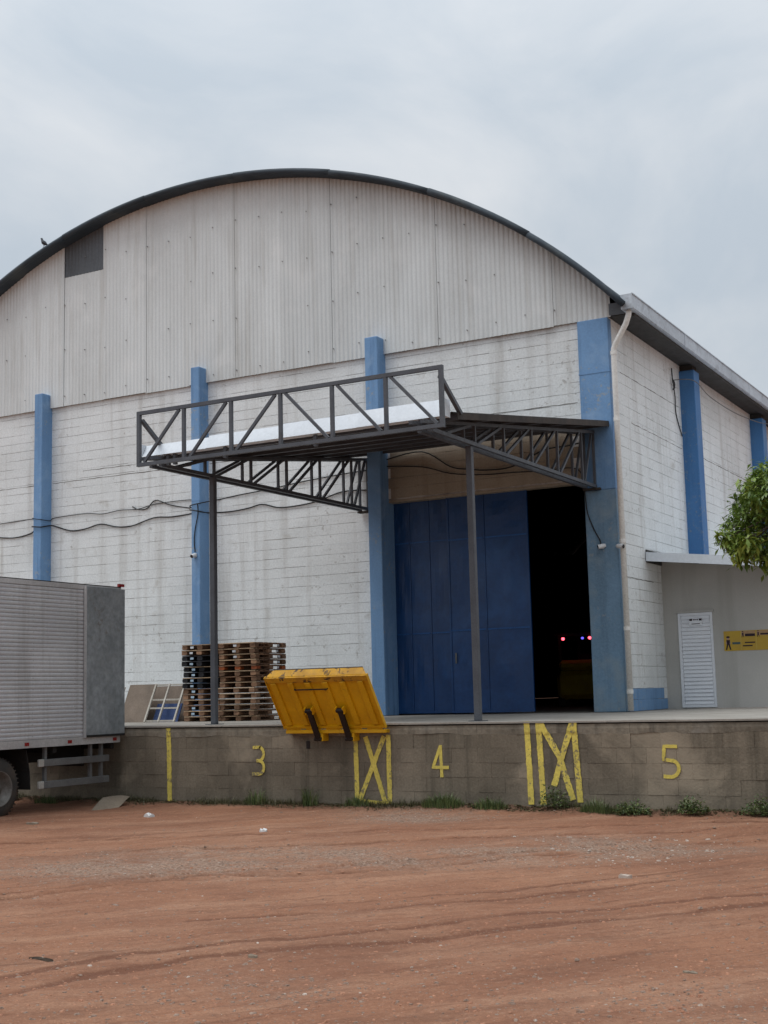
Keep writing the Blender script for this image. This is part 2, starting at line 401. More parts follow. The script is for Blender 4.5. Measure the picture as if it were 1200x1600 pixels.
def axis(lo, hi, step, far):
    core = list(np.arange(lo, hi + step * .5, step)); a = []; b = []
    s = step; x = core[0]
    while x > -far: s *= 1.35; x -= s; a.append(x)
    s = step; x = core[-1]
    while x < far: s *= 1.35; x += s; b.append(x)
    return np.array(a[::-1] + core + b)
gx = axis(-9.0, 8.2, .034, 500); gy = axis(-17.6, -5.75, .034, 500)
GX, GY = np.meshgrid(gx, gy)
h = .045 * fbm(GX, GY, .35, 3, 3) + .020 * fbm(GX, GY, 1.7, 11, 4) + .010 * fbm(GX, GY * 1.0, 7, 21, 3)
wob = .028 * fbm(GX, GY, 1.3, 41, 3)
tr = np.zeros_like(GX); st = np.zeros_like(GX)
for pts, w, dep in TRACKS:
    wp = [tuple(at(u, v, 'Z', GZ)[:2]) for u, v in pts]
    d = seg_dist(GX, GY, wp) + wob
    k = np.exp(-(np.abs(d) / w) ** 3) * np.clip(.75 + 1.6 * fbm(GX, GY, .8, 51, 3), 0.05, 1.2)
    ridge = np.exp(-((d - w * 1.7) / (w * .7)) ** 2)
    h += -dep * k + dep * .45 * ridge * np.clip(.6 + 1.5 * fbm(GX, GY, 2.2, 61, 2), 0, 1.5)
    tr = np.maximum(tr, k)
def blob(u, v, ru, rv):        # patch of ground round a photo pixel
    a = at(u, v, 'Z', GZ); b = at(u + ru, v, 'Z', GZ); c = at(u, v + rv, 'Z', GZ)
    e1 = np.array((b - a)[:2]); e2 = np.array((c - a)[:2])
    inv = np.linalg.inv(np.array([e1, e2]).T)
    q = inv @ np.stack([(GX - a.x).ravel(), (GY - a.y).ravel()])
    return np.exp(-(q ** 2).sum(0)).reshape(GX.shape)
gr = np.zeros_like(GX)
for u, v, ru, rv, a in [(230, 1356, 190, 18, 1), (420, 1335, 220, 16, .8), (650, 1275, 110, 10, 1.1), (960, 1322, 190, 16, 1.0), (700, 1340, 160, 18, .5),
                        (420, 1530, 120, 26, .35), (1050, 1560, 170, 30, .25), (60, 1362, 90, 20, .4)]:
    gr += a * blob(u, v, ru, rv)
gr = np.clip(gr * (1 + 1.4 * fbm(GX, GY, 1.5, 71, 4)), 0, 1.2)
h += gr * .012 * fbm(GX, GY, 9, 81, 2) + .006 * fbm(GX, GY, 13, 83, 2)
fade = np.clip((np.hypot(GX, GY + 11) - 14) / 20, 0, 1)
Z = GZ + h * (1 - fade)
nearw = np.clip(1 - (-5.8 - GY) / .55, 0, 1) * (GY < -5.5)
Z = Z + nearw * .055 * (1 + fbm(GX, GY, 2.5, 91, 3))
Z = np.where(GY > -5.7, GZ - .02, Z)
n0, n1 = GX.shape
me = bpy.data.meshes.new('ground')
vv = np.stack([GX, GY, Z], -1).reshape(-1, 3)
ii = np.arange(n0 * n1).reshape(n0, n1)
ff = np.stack([ii[:-1, :-1], ii[:-1, 1:], ii[1:, 1:], ii[1:, :-1]], -1).reshape(-1, 4)
me.vertices.add(len(vv)); me.vertices.foreach_set('co', vv.ravel())
me.loops.add(ff.size); me.loops.foreach_set('vertex_index', ff.ravel())
me.polygons.add(len(ff)); me.polygons.foreach_set('loop_start', np.arange(0, ff.size, 4)); me.polygons.foreach_set('loop_total', np.full(len(ff), 4))
me.polygons.foreach_set('use_smooth', np.ones(len(ff), bool))
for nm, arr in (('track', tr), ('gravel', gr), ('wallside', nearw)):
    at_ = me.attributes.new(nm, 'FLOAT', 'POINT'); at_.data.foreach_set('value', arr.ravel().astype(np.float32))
me.update(); me.validate()
mt, nt, bs, out = nodes('red_dirt')
def attr(n):
    a = nt.nodes.new('ShaderNodeAttribute'); a.attribute_name = n; return a.outputs['Fac']
TR_A = math.radians(51)          # the wheel paths run this way across the yard
c = mixc(nt, ramp(nt, noise(nt, .55, (1, 1, 1), 6, .62, .5), .33, .68), (.355, .172, .099), (.255, .118, .070))
c = mixc(nt, ramp(nt, noise(nt, .8, (.55, 1.9, 1), 8, .70, .3, (4, 8, 1), rot=TR_A), .47, .70, 0, .7), c, (.465, .270, .172))
c = mixc(nt, ramp(nt, noise(nt, 1.5, (.40, 1.9, 1), 8, .74, .25, (14, 2, 1), rot=TR_A), .50, .68, 0, .75), c, (.170, .078, .047))
c = mixc(nt, ramp(nt, noise(nt, 4.5, (.2, 3.0, 1), 5, .7, .2, (1, 12, 1), rot=TR_A), .54, .68, 0, .6), c, (.150, .066, .042))
c = mixc(nt, ramp(nt, attr('track'), .08, .6, 0, .82), c, (.150, .062, .036))
sp = noise(nt, 34, (1, 1, 1), 3, .7)
gcol = mixc(nt, ramp(nt, sp, .38, .62), (.16, .112, .080), (.42, .32, .25))
c = mixc(nt, ramp(nt, mth(nt, 'MULTIPLY', attr('gravel'), ramp(nt, noise(nt, 7, (1, 1, 1), 5, .7), .3, .6)), .05, .7, 0, .78), c, gcol)
c = mixc(nt, ramp(nt, noise(nt, 16, (1, 1, 1), 6, .75, 0, (2, 5, 3)), .52, .74, 0, .7), c, (.150, .074, .050))
c = mixc(nt, ramp(nt, noise(nt, 21, (1, 1, 1), 6, .75, 0, (7, 1, 3)), .54, .74, 0, .55), c, (.50, .32, .22))
c = mixc(nt, ramp(nt, sp, .64, .74, 0, .55), c, (.50, .37, .29))
c = mixc(nt, ramp(nt, noise(nt, 70, (1, 1, 1), 2, .6), .35, .7, 0, .42), c, (.17, .082, .052))
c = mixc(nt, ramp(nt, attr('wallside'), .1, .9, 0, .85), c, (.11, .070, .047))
nt.links.new(c, bs.inputs['Base Color']); bs.inputs['Roughness'].default_value = .95; bs.inputs['Specular IOR Level'].default_value = .2
hh = mth(nt, 'ADD', mth(nt, 'MULTIPLY', noise(nt, 45, (1, 1, 1), 4, .75), .5), noise(nt, 11, (1, 1, 1), 5, .65))
bump(nt, bs, hh, 1.0, .03)
me.materials.append(mt)
g = bpy.data.objects.new('ground', me); COL.objects.link(g); tag(g, kind='structure')

from bisect import bisect_left
def gz(x, y):
    i = min(max(bisect_left(gx, x), 0), len(gx) - 1); j = min(max(bisect_left(gy, y), 0), len(gy) - 1)
    return float(Z[j, i])

# ------------------------------------------------------------------ block meshes shared by the walls
def block_shape(mb, x0, x1, z0, z1, y0, y1, ch=.006, jit=0, k=0, axis='x', cv=None):
    cv = ch if cv is None else cv
    """block whose face looks to -Y at y0 (back at y1); axis 'y' turns it to a wall whose face looks to +X"""
    j = lambda: random.uniform(-jit, jit)
    P = [(x0, y1, z0), (x1, y1, z0), (x1, y1, z1), (x0, y1, z1),
         (x0, y0 + ch, z0), (x1, y0 + ch, z0), (x1, y0 + ch, z1), (x0, y0 + ch, z1),
         (x0 + cv, y0 + j(), z0 + ch), (x1 - cv, y0 + j(), z0 + ch), (x1 - cv, y0 + j(), z1 - ch), (x0 + cv, y0 + j(), z1 - ch)]
    Fc = [(0, 1, 5, 4), (1, 2, 6, 5), (2, 3, 7, 6), (3, 0, 4, 7), (4, 5, 9, 8), (5, 6, 10, 9), (6, 7, 11, 10), (7, 4, 8, 11), (8, 9, 10, 11)]
    if axis == 'y': P = [(-y, x, z) for x, y, z in P]
    mb.add(P, Fc, k)

# ------------------------------------------------------------------ warehouse
XW = -18.45; HW = 7.13; CX, CZ, RI = -9.2, -1.47, 12.905
def arch(x, r=RI): return CZ + math.sqrt(max(r * r - (x - CX) ** 2, .01))
DX0, DX1, DZ = -4.66, -.575, 4.15
LEN = 46
W = thing('warehouse', 'large white block warehouse with blue pillars and a corrugated arched gable', 'warehouse', (CX, 0, 0))
wall = MB()
wall.box((XW, .012, 0), (DX0, .2, HW)); wall.box((DX0, .012, DZ + .02), (DX1, .2, HW)); wall.box((DX1, .012, 0), (-.012, .2, HW))
wf = wall.build('wall', M['mortar'], W)
ws = MB().box((-.2, .2, 0), (-.012, LEN, HW)).build('wall', M['mortar'], W)
wl = MB().box((XW, .2, 0), (XW + .2, LEN, HW)).build('wall', M['white_wall'], W)
wb = MB().box((XW + .2, LEN - .2, 0), (-.2, LEN, HW)).build('wall', M['white_wall'], W)
MB().box((XW + .2, .2, -.05), (-.2, LEN - .2, -.004)).build('floor_slab', M['slab'], W)
mb = MB(); gp_ = [(x, arch(x) - .0) for x in [XW + (-.0 - XW) * i / 24 for i in range(25)]]
for (xa, za), (xb, zb_) in zip(gp_[:-1], gp_[1:]):
    mb.add([(xa, LEN - .15, HW), (xb, LEN - .15, HW), (xb, LEN - .15, zb_), (xa, LEN - .15, za), (xa, LEN, HW), (xb, LEN, HW), (xb, LEN, zb_), (xa, LEN, za)], [(0, 3, 2, 1), (4, 5, 6, 7), (0, 1, 5, 4), (2, 3, 7, 6)])
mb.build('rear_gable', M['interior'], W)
MB().box((-.22, .21, .0), (-.2005, LEN - .2, HW)).build('dimming_lining', M['interior'], W)  # dark skins added inside the walls to keep the interior dim
MB().box((XW + .2005, .21, .0), (XW + .22, LEN - .2, HW)).build('dimming_lining', M['interior'], W)
MB().box((XW + .23, LEN - .22, .0), (-.23, LEN - .2005, HW)).build('dimming_lining', M['interior'], W)
MB().box((DX0, -.0, -.05), (DX1, .2, -.004)).build('threshold', M['slab'], W)

# blocks: course height .2, running bond; real joints
blocks = []      # (axis, a0, a1, z0, z1)
def courses(axis, a_lo, a_hi, z_hi, holes):
    nz = int(z_hi / .2)
    for k in range(nz + 1):
        z0 = k * .2; z1 = min(z0 + .2, z_hi)
        if z1 - z0 < .04: continue
        a = a_hi + (.2 if k % 2 else 0)
        while a > a_lo:
            b0 = max(a - .4, a_lo); b1 = min(a, a_hi)
            segs = [(b0, b1)]
            for hx0, hx1, hz in holes:
                if z0 < hz - .01:
                    ns = []
                    for s0, s1 in segs:
                        if s1 <= hx0 or s0 >= hx1: ns.append((s0, s1)); continue
                        if s0 < hx0: ns.append((s0, hx0))
                        if s1 > hx1: ns.append((hx1, s1))
                    segs = ns
            for s0, s1 in segs:
                if s1 - s0 > .05: blocks.append((axis, s0, s1, z0, z1))
            a -= .4
courses('x', XW, 0, HW, [(DX0, DX1, DZ)])
courses('y', 0, 14, HW, [])
PILL = [(-13.67, -13.43), (-9.22, -9.0), (-4.94, -4.652), (-.62, 0)]
def seen(b):
    ax, a0, a1, z0, z1 = b
    c = ((a0 + a1) / 2, 0, (z0 + z1) / 2) if ax == 'x' else (0, (a0 + a1) / 2, (z0 + z1) / 2)
    u, v, d = proj(c)
    if not (5 < u < 1195 and 5 < v < 1595): return -1
    if ax == 'x':
        if any(p0 - .1 < c[0] < p1 + .1 for p0, p1 in PILL): return -1
        if -5.2 < c[0] < 0 and 3.9 < c[2] < 5.3: return -1
    elif (c[1] > 2.2 and c[2] < 2.9): return -1
    if abs(a1 - a0 - .4) > .01 or z1 - z0 < .19: return -1
    q = [proj((a, 0, z) if ax == 'x' else (0, a, z)) for a in (a0, a1) for z in (z0, z1)]
    return abs(q[0][0] - q[2][0]) * abs(q[0][1] - q[1][1])
order = sorted(range(len(blocks)), key=lambda i: -seen(blocks[i]))
single = set(i for i in order[:300] if seen(blocks[i]) > 0)
def block_var():
    mb = MB()
    hz = random.choice((.0995, .0985, .096, .0945, .0925)); block_shape(mb, -.2, .2, -hz, .0995 - random.uniform(0, .001), -.003, .02, .003, .0012, cv=.0002)
    return mb
VAR = [block_var().mesh('concrete_block', M['white_wall']) for _ in range(14)]
rest = MB(); rests = MB()
for i, (ax, a0, a1, z0, z1) in enumerate(blocks):
    off = random.gauss(0, .0006)
    if i in single:
        me_ = random.choice(VAR)
        if ax == 'x': inst('concrete_block', me_, ((a0 + a1) / 2, off, (z0 + z1) / 2), wf, (random.gauss(0, .006), random.gauss(0, .0015), 0))
        else: inst('concrete_block', me_, (-off, (a0 + a1) / 2, (z0 + z1) / 2), ws, (random.gauss(0, .0025), 0, math.pi / 2 + random.gauss(0, .003)))
    else:
        gapb = random.choice((.0005, .0015, .004, .0055, .0075))
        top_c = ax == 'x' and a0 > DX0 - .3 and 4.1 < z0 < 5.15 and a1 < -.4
        blue = ax == 'y' and z1 < .41 and a1 < 2.45
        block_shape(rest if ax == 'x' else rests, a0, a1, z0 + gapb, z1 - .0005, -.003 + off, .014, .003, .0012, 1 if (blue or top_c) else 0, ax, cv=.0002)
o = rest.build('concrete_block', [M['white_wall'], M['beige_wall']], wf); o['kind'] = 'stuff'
o = rests.build('concrete_block', [M['white_wall'], M['blue']], ws); o['kind'] = 'stuff'
MB().box((-.0119, 14.01, 0), (.002, LEN, HW)).build('plastered_bay', M['white_wall'], ws)

# pillars
for x0, x1 in PILL[:3]:
    mb = MB(); hgt = 7.42
    n = 12
    for i in range(n):      # cast in lifts, slightly uneven
        za, zb = hgt * i / n, hgt * (i + 1) / n
    mb.box((x0, -.33, 0), (x1, .02, hgt))
    p = mb.build('pillar', M['blue'], W, bevel=.012)
    MB().box((x0 - .004, -.334, 4.52 + random.uniform(-.03, .03)), (x1 + .004, -.3, 4.535)).build('casting_seam', M['blue'], p)
mb = MB().box((-18.6, -.33, 0), (-18.35, .02, 7.42)).build('pillar', M['blue'], W, bevel=.012)
MB().box((DX1 - .002, -.085, 3.955), (.012, .1, 7.11)).build('pillar', M['blue'], W, bevel=.012)
o = MB().box((DX1 - .004, -.088, 0), (.014, .1, 3.953)).build('pillar', M['faded_blue'], W, bevel=.012); o['label'] = 'faded grey blue lower half of the corner pillar'
o = MB().box((DX1 - .006, -.092, 6.10), (.018, .0, 6.125)).build('casting_seam', M['blue'], W)
for k in range(7):
    y = 4.37 + 6.03 * k
    p = MB().box((-.05, y, 0), (.32, y + .4, 7.0)).build('pillar', M['deep_blue'], W, bevel=.012)
    MB().box((-.02, y + .05, 6.99), (.28, y + .35, 7.12)).build('pillar_head', M['soffit'], W)
MB().box((-.56, -.03, DZ + .002), (-.53, .1, DZ + .003)) 
MB().box((DX0 + .0005, .014, .0), (DX0 + .007, .193, DZ - .031)).build('door_reveal', M['blue'], W)
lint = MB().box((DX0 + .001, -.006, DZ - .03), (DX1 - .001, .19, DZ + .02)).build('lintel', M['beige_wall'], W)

def joint(axis_, a, b, z, seed):
    r = random.Random(seed); mb = MB(); n = int((b - a) / .12); P_ = []
    for i in range(n + 1):
        c_ = a + (b - a) * i / n; zz_ = z + r.uniform(-.006, .006); k_ = r.choice((.002, .004, .006, .008))
        y_ = -.0055
        P_.append((c_, zz_, k_))
    for (c0_, z0_, k0_), (c1_, z1_, k1_) in zip(P_[:-1], P_[1:]):
        q_ = [(c0_, y_, z0_ - k0_), (c1_, y_, z1_ - k1_), (c1_, y_, z1_ + k1_), (c0_, y_, z0_ + k0_)]
        q_ += [(p[0], .004, p[2]) for p in q_]
        if axis_ == 'y': q_ = [(-p[1], p[0], p[2]) for p in q_]
        mb.add(q_, [(0, 1, 2, 3), (0, 4, 5, 1), (2, 6, 7, 3)])
    return mb.build('cracked_joint', M['crack'], wf if axis_ == 'x' else ws)
joint('x', -15.6, -13.7, 5.36, 1); joint('x', -13.4, -9.25, 5.36, 2); joint('x', -8.97, -4.95, 5.36, 3); joint('x', -4.6, -.66, 5.62, 4); joint('x', -12.5, -10.2, 5.56, 5)
joint('y', 1.0, 4.3, 5.33, 6); joint('y', 4.85, 10.3, 5.36, 7); joint('y', .25, 1.9, 2.39, 8); joint('y', .5, 4.2, 6.2, 9)
MB().box((XW, .2, HW + .001), (XW + .2, LEN, HW + .55)).build('wall_top', M['interior'], W)
MB().box((-.2, .2, HW + .001), (-.012, LEN, HW + .55)).build('wall_top', M['interior'], W)
# gable sheets
seams = [.03, -1.07] + [-1.07 - 1.2 * k for k in range(1, 15)] + [XW - .05]
PITCH_S = .1; AMP = .0115
def gable_sheet(x1, x0, zb, ztop, y, mat, name='gable_sheet', lab=None):
    mb = MB(); cols = []
    n = max(4, int((x1 - x0) / PITCH_S * 6))
    for i in range(n + 1):
        x = x0 + (x1 - x0) * i / n
        ph = (x % PITCH_S) / PITCH_S
        prof = max(-1, min(1, 1.6 * math.cos(2 * math.pi * ph)))
        zt = (ztop if ztop else arch(x) + .03)
        zt = max(zt, zb + .02)
        cols.append((x, y - AMP * (prof + 1) / 2, zb, zt))
    vs = []; fs = []
    for (x, yy, b, t) in cols:
        for k in range(5): vs.append((x, yy, b + (t - b) * k / 4))
    for i in range(len(cols) - 1):
        for k in range(4):
            a = i * 5 + k; fs.append((a, a + 5, a + 6, a + 1))
    m0 = len(vs)
    for (x, yy, b, t) in cols: vs += [(x, y + .012, b), (x, y + .012, t)]
    for i in range(len(cols) - 1): fs.append((i * 5, m0 + 2 * i, m0 + 2 * i + 2, i * 5 + 5))
    fs.append((0, 1, 2, 3, 4, m0 + 1, m0)); e = (len(cols) - 1) * 5
    fs.append((e, m0 + 2 * (len(cols) - 1), m0 + 2 * (len(cols) - 1) + 1, e + 4, e + 3, e + 2, e + 1))
    mb.add(vs, fs)
    o = mb.build(name, mat, W)
    if lab: o['label'] = lab
    return o
for k in range(len(seams) - 1):
    x1, x0 = seams[k], seams[k + 1]
    dy = -.050 - (.017 if k % 2 else 0) + random.uniform(-.003, .003)
    zb = HW - .02 + random.uniform(-.014, .014)
    if k == 10:
        gable_sheet(x1 + .03, x0, zb, 10.15, dy, M['gable'])
        gable_sheet(x1 + .02, x0 + .0, 10.16, None, -.042, M['grey_sheet'], 'gable_sheet', 'dark grey replacement sheet high on the left of the gable')
    else:
        gable_sheet(x1 + .03, x0, zb, None, dy, M['gable'])
sc = MB()
for k in range(1, len(seams) - 1):
    for xs in (seams[k] + .04, seams[k] - .58):
        for q in range(8):
            z = 7.35 + q * 1.05 + .08 * math.sin(k * 1.7 + q)
            if z < arch(xs) - .2 and random.random() < .93:
                xx = round(xs / PITCH_S) * PITCH_S + random.uniform(-.01, .01); zz = z + random.uniform(-.04, .04)
                sc.cyl((xx, -.080, zz), (0, 1, 0), .012, .03, 6)
o = sc.build('screw', M['screw'], W); o['kind'] = 'stuff'
MB().box((XW + .2, -.028, HW + .0), (-.2, .18, HW + .12)).build('wall_plate', M['soffit'], W)

# roof
n = 72; mb = MB(); y0 = -.36
a0 = math.asin((XW - .35 - CX) / RI); a1 = math.asin((.38 - CX) / RI)
prev = None
vs = []; fs = []
for i in range(n + 1):
    a = a0 + (a1 - a0) * i / n
    sag = .012 * math.sin(i * 2.3) * random.random()
    for r, ys in ((RI + .02, y0), (RI + .09 + sag, y0 - .01), (RI + .09 + sag, LEN), (RI + .02, LEN)):
        vs.append((CX + r * math.sin(a), ys, CZ + r * math.cos(a)))
for i in range(n):
    for k in range(4):
        p, q = i * 4 + k, i * 4 + (k + 1) % 4
        fs.append((p, p + 4, q + 4, q))
fs += [(0, 1, 2, 3), (n * 4 + 3, n * 4 + 2, n * 4 + 1, n * 4)]
mb.add(vs, fs); roof = mb.build('roof', M['roof'], W)
# rolled rim along the front of the roof, in lapped lengths
for s in range(9):
    rim = MB(); pts = []
    for i in range(9):
        a = a0 + (a1 - a0) * (s + i / 8.0) / 9
        r = RI + .052 + (.006 if s % 2 else 0)
        pts.append((CX + r * math.sin(a), y0 - .02, CZ + r * math.cos(a)))
    rim.tube(pts, .060 + (.004 if s % 2 else 0), 8)
    rim.build('rim', M['roof'], roof, smooth=True)
# eave, gutter, downpipe
MB().box((.003, .02, 7.135), (.32, LEN, 7.17)).build('soffit', M['soffit'], W)
gt = MB()
gt.box((.36, -.32, 7.13), (.56, LEN, 7.145)); gt.box((.555, -.32, 7.1455), (.575, LEN, 7.415)); gt.box((.36, -.30, 7.1455), (.375, LEN, 7.38)); gt.box((.36, -.335, 7.13), (.575, -.3205, 7.40))
gut = gt.build('gutter', M['gutter'], W)
MB().box((.576, -.33, 7.385), (.592, LEN, 7.403)).build('lip', M['gutter'], gut)
MB().box((.325, -.02, 7.07), (.50, LEN, 7.128)).build('fascia_board', M['soffit'], W)
MB().box((.031, -.052, 7.14), (.36, -.02, 7.36)).build('corner_closure', M['grey_sheet'], W)
for k in range(8): MB().box((.5751, 2.9 + 5.2 * k, 7.135), (.583, 2.97 + 5.2 * k, 7.384)).build('joint_strap', M['gutter'], gut)
MB().box((.33, -.30, 7.30), (.50, -.10, 7.44)).build('outlet', M['gutter'], gut) if False else None
pp = MB()
pp.tube([(.46, -.20, 7.14), (.45, -.20, 7.05), (.38, -.17, 6.90), (.17, -.12, 6.60), (.115, -.105, 6.5), (.105, -.10, 6.38), (.105, -.10, .02)], .052, 12)
dp = pp.build('downpipe', M['pipe'], W, smooth=True)
for z in (6.42, 5.2, 3.0, 1.45, .35):
    MB().cyl((.105, -.10, z), (0, 0, 1), .060, .07, 12).build('collar', M['pipe'], dp, smooth=False)

# sliding door
def door_leaf(x0, x1, y, rows, cols, lab):
    leaf = MB().box((x0, y + .02, .03), (x1, y + .05, DZ + .12)).build('sliding_door', M['door'], W)
    leaf['label'] = lab
    xs = [x0] + cols + [x1]
    zs = [.04] + rows + [DZ + .1]
    for a, b in zip(xs[:-1], xs[1:]):
        for c, d in zip(zs[:-1], zs[1:]):
            mb = MB(); N = 5; K = 7      # thin dented plate
            sx, sz = random.random() * 9, random.random() * 9
            vs = []
            for j in range(K + 1):
                for i in range(N + 1):
                    e = math.sin(math.pi * i / N) * math.sin(math.pi * j / K)
                    dd = e * (.010 * math.sin(sx + i * 1.1 + j * .7) + .008 * math.sin(sz + j * 1.3 - i * .5))
                    vs.append((a + .018 + (b - a - .036) * i / N, y + dd, c + .012 + (d - c - .024) * j / K))
            fs = [(j * (N + 1) + i, j * (N + 1) + i + 1, (j + 1) * (N + 1) + i + 1, (j + 1) * (N + 1) + i) for j in range(K) for i in range(N)]
            q = len(vs)
            vs += [(x, y + .021, z) for (x, _, z) in (vs[0], vs[N], vs[q - 1], vs[q - 1 - N])]
            lo = list(range(0, N + 1)); hi = list(range(q - 1 - N, q)); lf = [j * (N + 1) for j in range(K + 1)]; rt = [j * (N + 1) + N for j in range(K + 1)]
            fs += [tuple(lo[::-1]) + (q, q + 1), tuple(hi) + (q + 2, q + 3), tuple(lf) + (q + 3, q), tuple(rt[::-1]) + (q + 1, q + 2)]
            mb.add(vs, fs); mb.build('door_panel', M['door'], leaf, smooth=False)
    fr = MB()
    for x in (x0 + .012, x1 - .012): fr.box((x - .02, y - .014, .03), (x + .02, y + .019, DZ + .1))
    fr.box((x0 + .035, y - .012, .025), (x1 - .035, y + .019, .07))
    for x in cols: fr.box((x - .013, y - .010, .0705), (x + .013, y + .0195, DZ + .1))
    for a, b in zip(xs[:-1], xs[1:]):
        for z in rows: fr.box((a + .022, y - .016, z - .014), (b - .022, y + .0190, z + .014), 1)
    fr.build('frame', [M['door'], M['door_lit_edge']], leaf)
    return leaf
door_leaf(-4.66, -3.42, .21, [1.55, 3.32], [-4.33, -3.90], 'left blue steel door leaf set further back')
lf2 = door_leaf(-3.46, -1.80, .125, [1.57, 3.30], [-2.69], 'right blue steel door leaf slid in front')
MB().box((-3.36, .098, .95), (-3.33, .112, 1.15)).build('handle', M['guard'], lf2)
MB().box((-9.0, .22, DZ + .14), (DX1, .30, DZ + .24)).build('door_rail', M['steel'], W)

# annex on the side of the warehouse
A = thing('annex', 'low grey plastered annex with a sloping metal roof beside the warehouse', 'annex', (2.3, 2.4, 0))
aw = MB(); ax1 = 4.6
aw.add([(.003, 2.4, -.002), (ax1, 2.4, -.002), (ax1, 2.4, 2.30), (.003, 2.4, 2.82), (.003, 9, -.002), (ax1, 9, -.002), (ax1, 9, 2.30), (.003, 9, 2.82)],
       [(0, 1, 2, 3), (5, 4, 7, 6), (1, 5, 6, 2), (4, 0, 3, 7), (3, 2, 6, 7)])
aw.build('wall', M['annex'], A)
def rz(x): return 2.90 - .112 * x
rm = MB(); xr = 5.0
rm.add([(.012, 1.46, rz(.012)), (xr, 1.46, rz(xr)), (xr, 9.4, rz(xr)), (.012, 9.4, rz(.012))] + [(.012, 1.46, rz(.012) + .03), (xr, 1.46, rz(xr) + .03), (xr, 9.4, rz(xr) + .03), (.012, 9.4, rz(.012) + .03)],
       [(0, 3, 2, 1), (4, 5, 6, 7), (0, 1, 5, 4), (1, 2, 6, 5), (2, 3, 7, 6), (3, 0, 4, 7)])
ar = rm.build('roof', M['flashing'], A)
fa = MB()
fa.add([(.02, 1.44, rz(.02) - .135), (xr, 1.44, rz(xr) - .135), (xr, 1.44, rz(xr) + .035), (.02, 1.44, rz(.02) + .035), (.02, 1.458, rz(.02) - .135), (xr, 1.458, rz(xr) - .135), (xr, 1.458, rz(xr) + .035), (.02, 1.458, rz(.02) + .035)],
       [(0, 1, 2, 3), (5, 4, 7, 6), (0, 4, 5, 1), (1, 5, 6, 2), (2, 6, 7, 3), (3, 7, 4, 0)])
fa.build('fascia', M['flashing'], ar)
MB().box((.012, 1.47, 2.74), (.03, 2.39, 2.98)).build('end_flashing', M['soffit'], ar)
for x in (.7, 1.9, 3.1, 4.3): MB().box((x, 1.47, rz(x) - .09), (x + .05, 2.39, rz(x) - .007)).build('rafter', M['soffit'], ar)
# louvred door
LX0, LX1, LZ0, LZ1 = .29, .95, .02, 1.80
dr = MB(); dr.box((LX0, 2.372, LZ0), (LX0 + .055, 2.399, LZ1)); dr.box((LX1 - .045, 2.372, LZ0), (LX1, 2.399, LZ1)); dr.box((LX0 + .056, 2.372, LZ1 - .05), (LX1 - .046, 2.399, LZ1)); dr.box((LX0 + .056, 2.372, LZ0), (LX1 - .046, 2.399, LZ0 + .06))
dr.box((LX0 + .056, 2.392, LZ0 + .06), (LX1 - .046, 2.399, LZ1 - .05))
dd = dr.build('louvred_door', M['white_metal'], A); dd['label'] = 'white louvred metal door with a small sign'
ns = 23
slat = MB(); hs = (LZ1 - .05 - LZ0 - .06) / ns
slat.add([(-.275, -.014, -hs / 2), (.275, -.014, -hs / 2), (.275, .010, hs / 2), (-.275, .010, hs / 2), (-.275, .014, -hs / 2), (.275, .014, -hs / 2), (.275, .014, hs / 2), (-.275, .014, hs / 2)],
         [(0, 1, 2, 3), (5, 4, 7, 6), (0, 4, 5, 1), (2, 6, 7, 3), (0, 3, 7, 4), (1, 5, 6, 2)])
slm = slat.mesh('slat', M['white_metal'])
for k in range(ns): inst('slat', slm, (.6255, 2.377, LZ0 + .06 + hs * (k + .5)), dd)
MB().box((LX0 - .03, 2.36, LZ1 + .005), (LX1 + .03, 2.399, LZ1 + .045)).build('door_head', M['annex'], A)
sg = MB().box((.51, 2.356, 1.555), (.76, 2.3625, 1.70)).build('door_sign', M['white_metal'], dd)
pr_ = MB(); yy = 2.3545
pr_.box((.515, yy, 1.648), (.572, yy + .001, 1.688)); pr_.box((.698, yy, 1.648), (.755, yy + .001, 1.688))
for xx, wd in ((.588, .018), (.614, .014), (.636, .014), (.66, .022)): pr_.box((xx, yy, 1.655), (xx + wd, yy + .001, 1.683))
pr_.box((.555, yy, 1.582), (.715, yy + .001, 1.596))
pr_.build('sign_print', M['print_dark'], dd)

# ------------------------------------------------------------------ loading dock
DY = -5.79; DX_L, DX_R = -20.0, 11.0; CAPH = .17
D = thing('loading_dock', 'raised concrete block loading dock with yellow bay numbers painted on its face', 'loading dock', (-4, DY, GZ))
MB().box((DX_L, DY + .03, GZ - .3), (DX_R, DY + .3, -CAPH)).build('wall', M['dock_mortar'], D)
dwall = D.children[0]
MB().box((DX_L, DY + .3, -.25), (DX_R, -.0, -.022)).build('fill', M['dock_mortar'], D)
# floor slab: bays with joints
xs = [DX_L + 3.1 * k for k in range(11)]
for a, b in zip(xs[:-1], xs[1:]):
    MB().box((a + .004, DY - .032, -.026), (min(b, DX_R) - .004, -.088, -.003)).build('floor_bay', M['slab'], D)
MB().box((.02, -.088, -.022), (DX_R, 2.4, -.003)).build('floor_bay', M['slab'], D)
MB().box((DX_L, -.0875, -.022), (DX1 - .01, -.001, -.003)).build('floor_bay', M['slab'], D)
MB().box((-.7, -.0, -.022), (.02, .0, -.003)) 
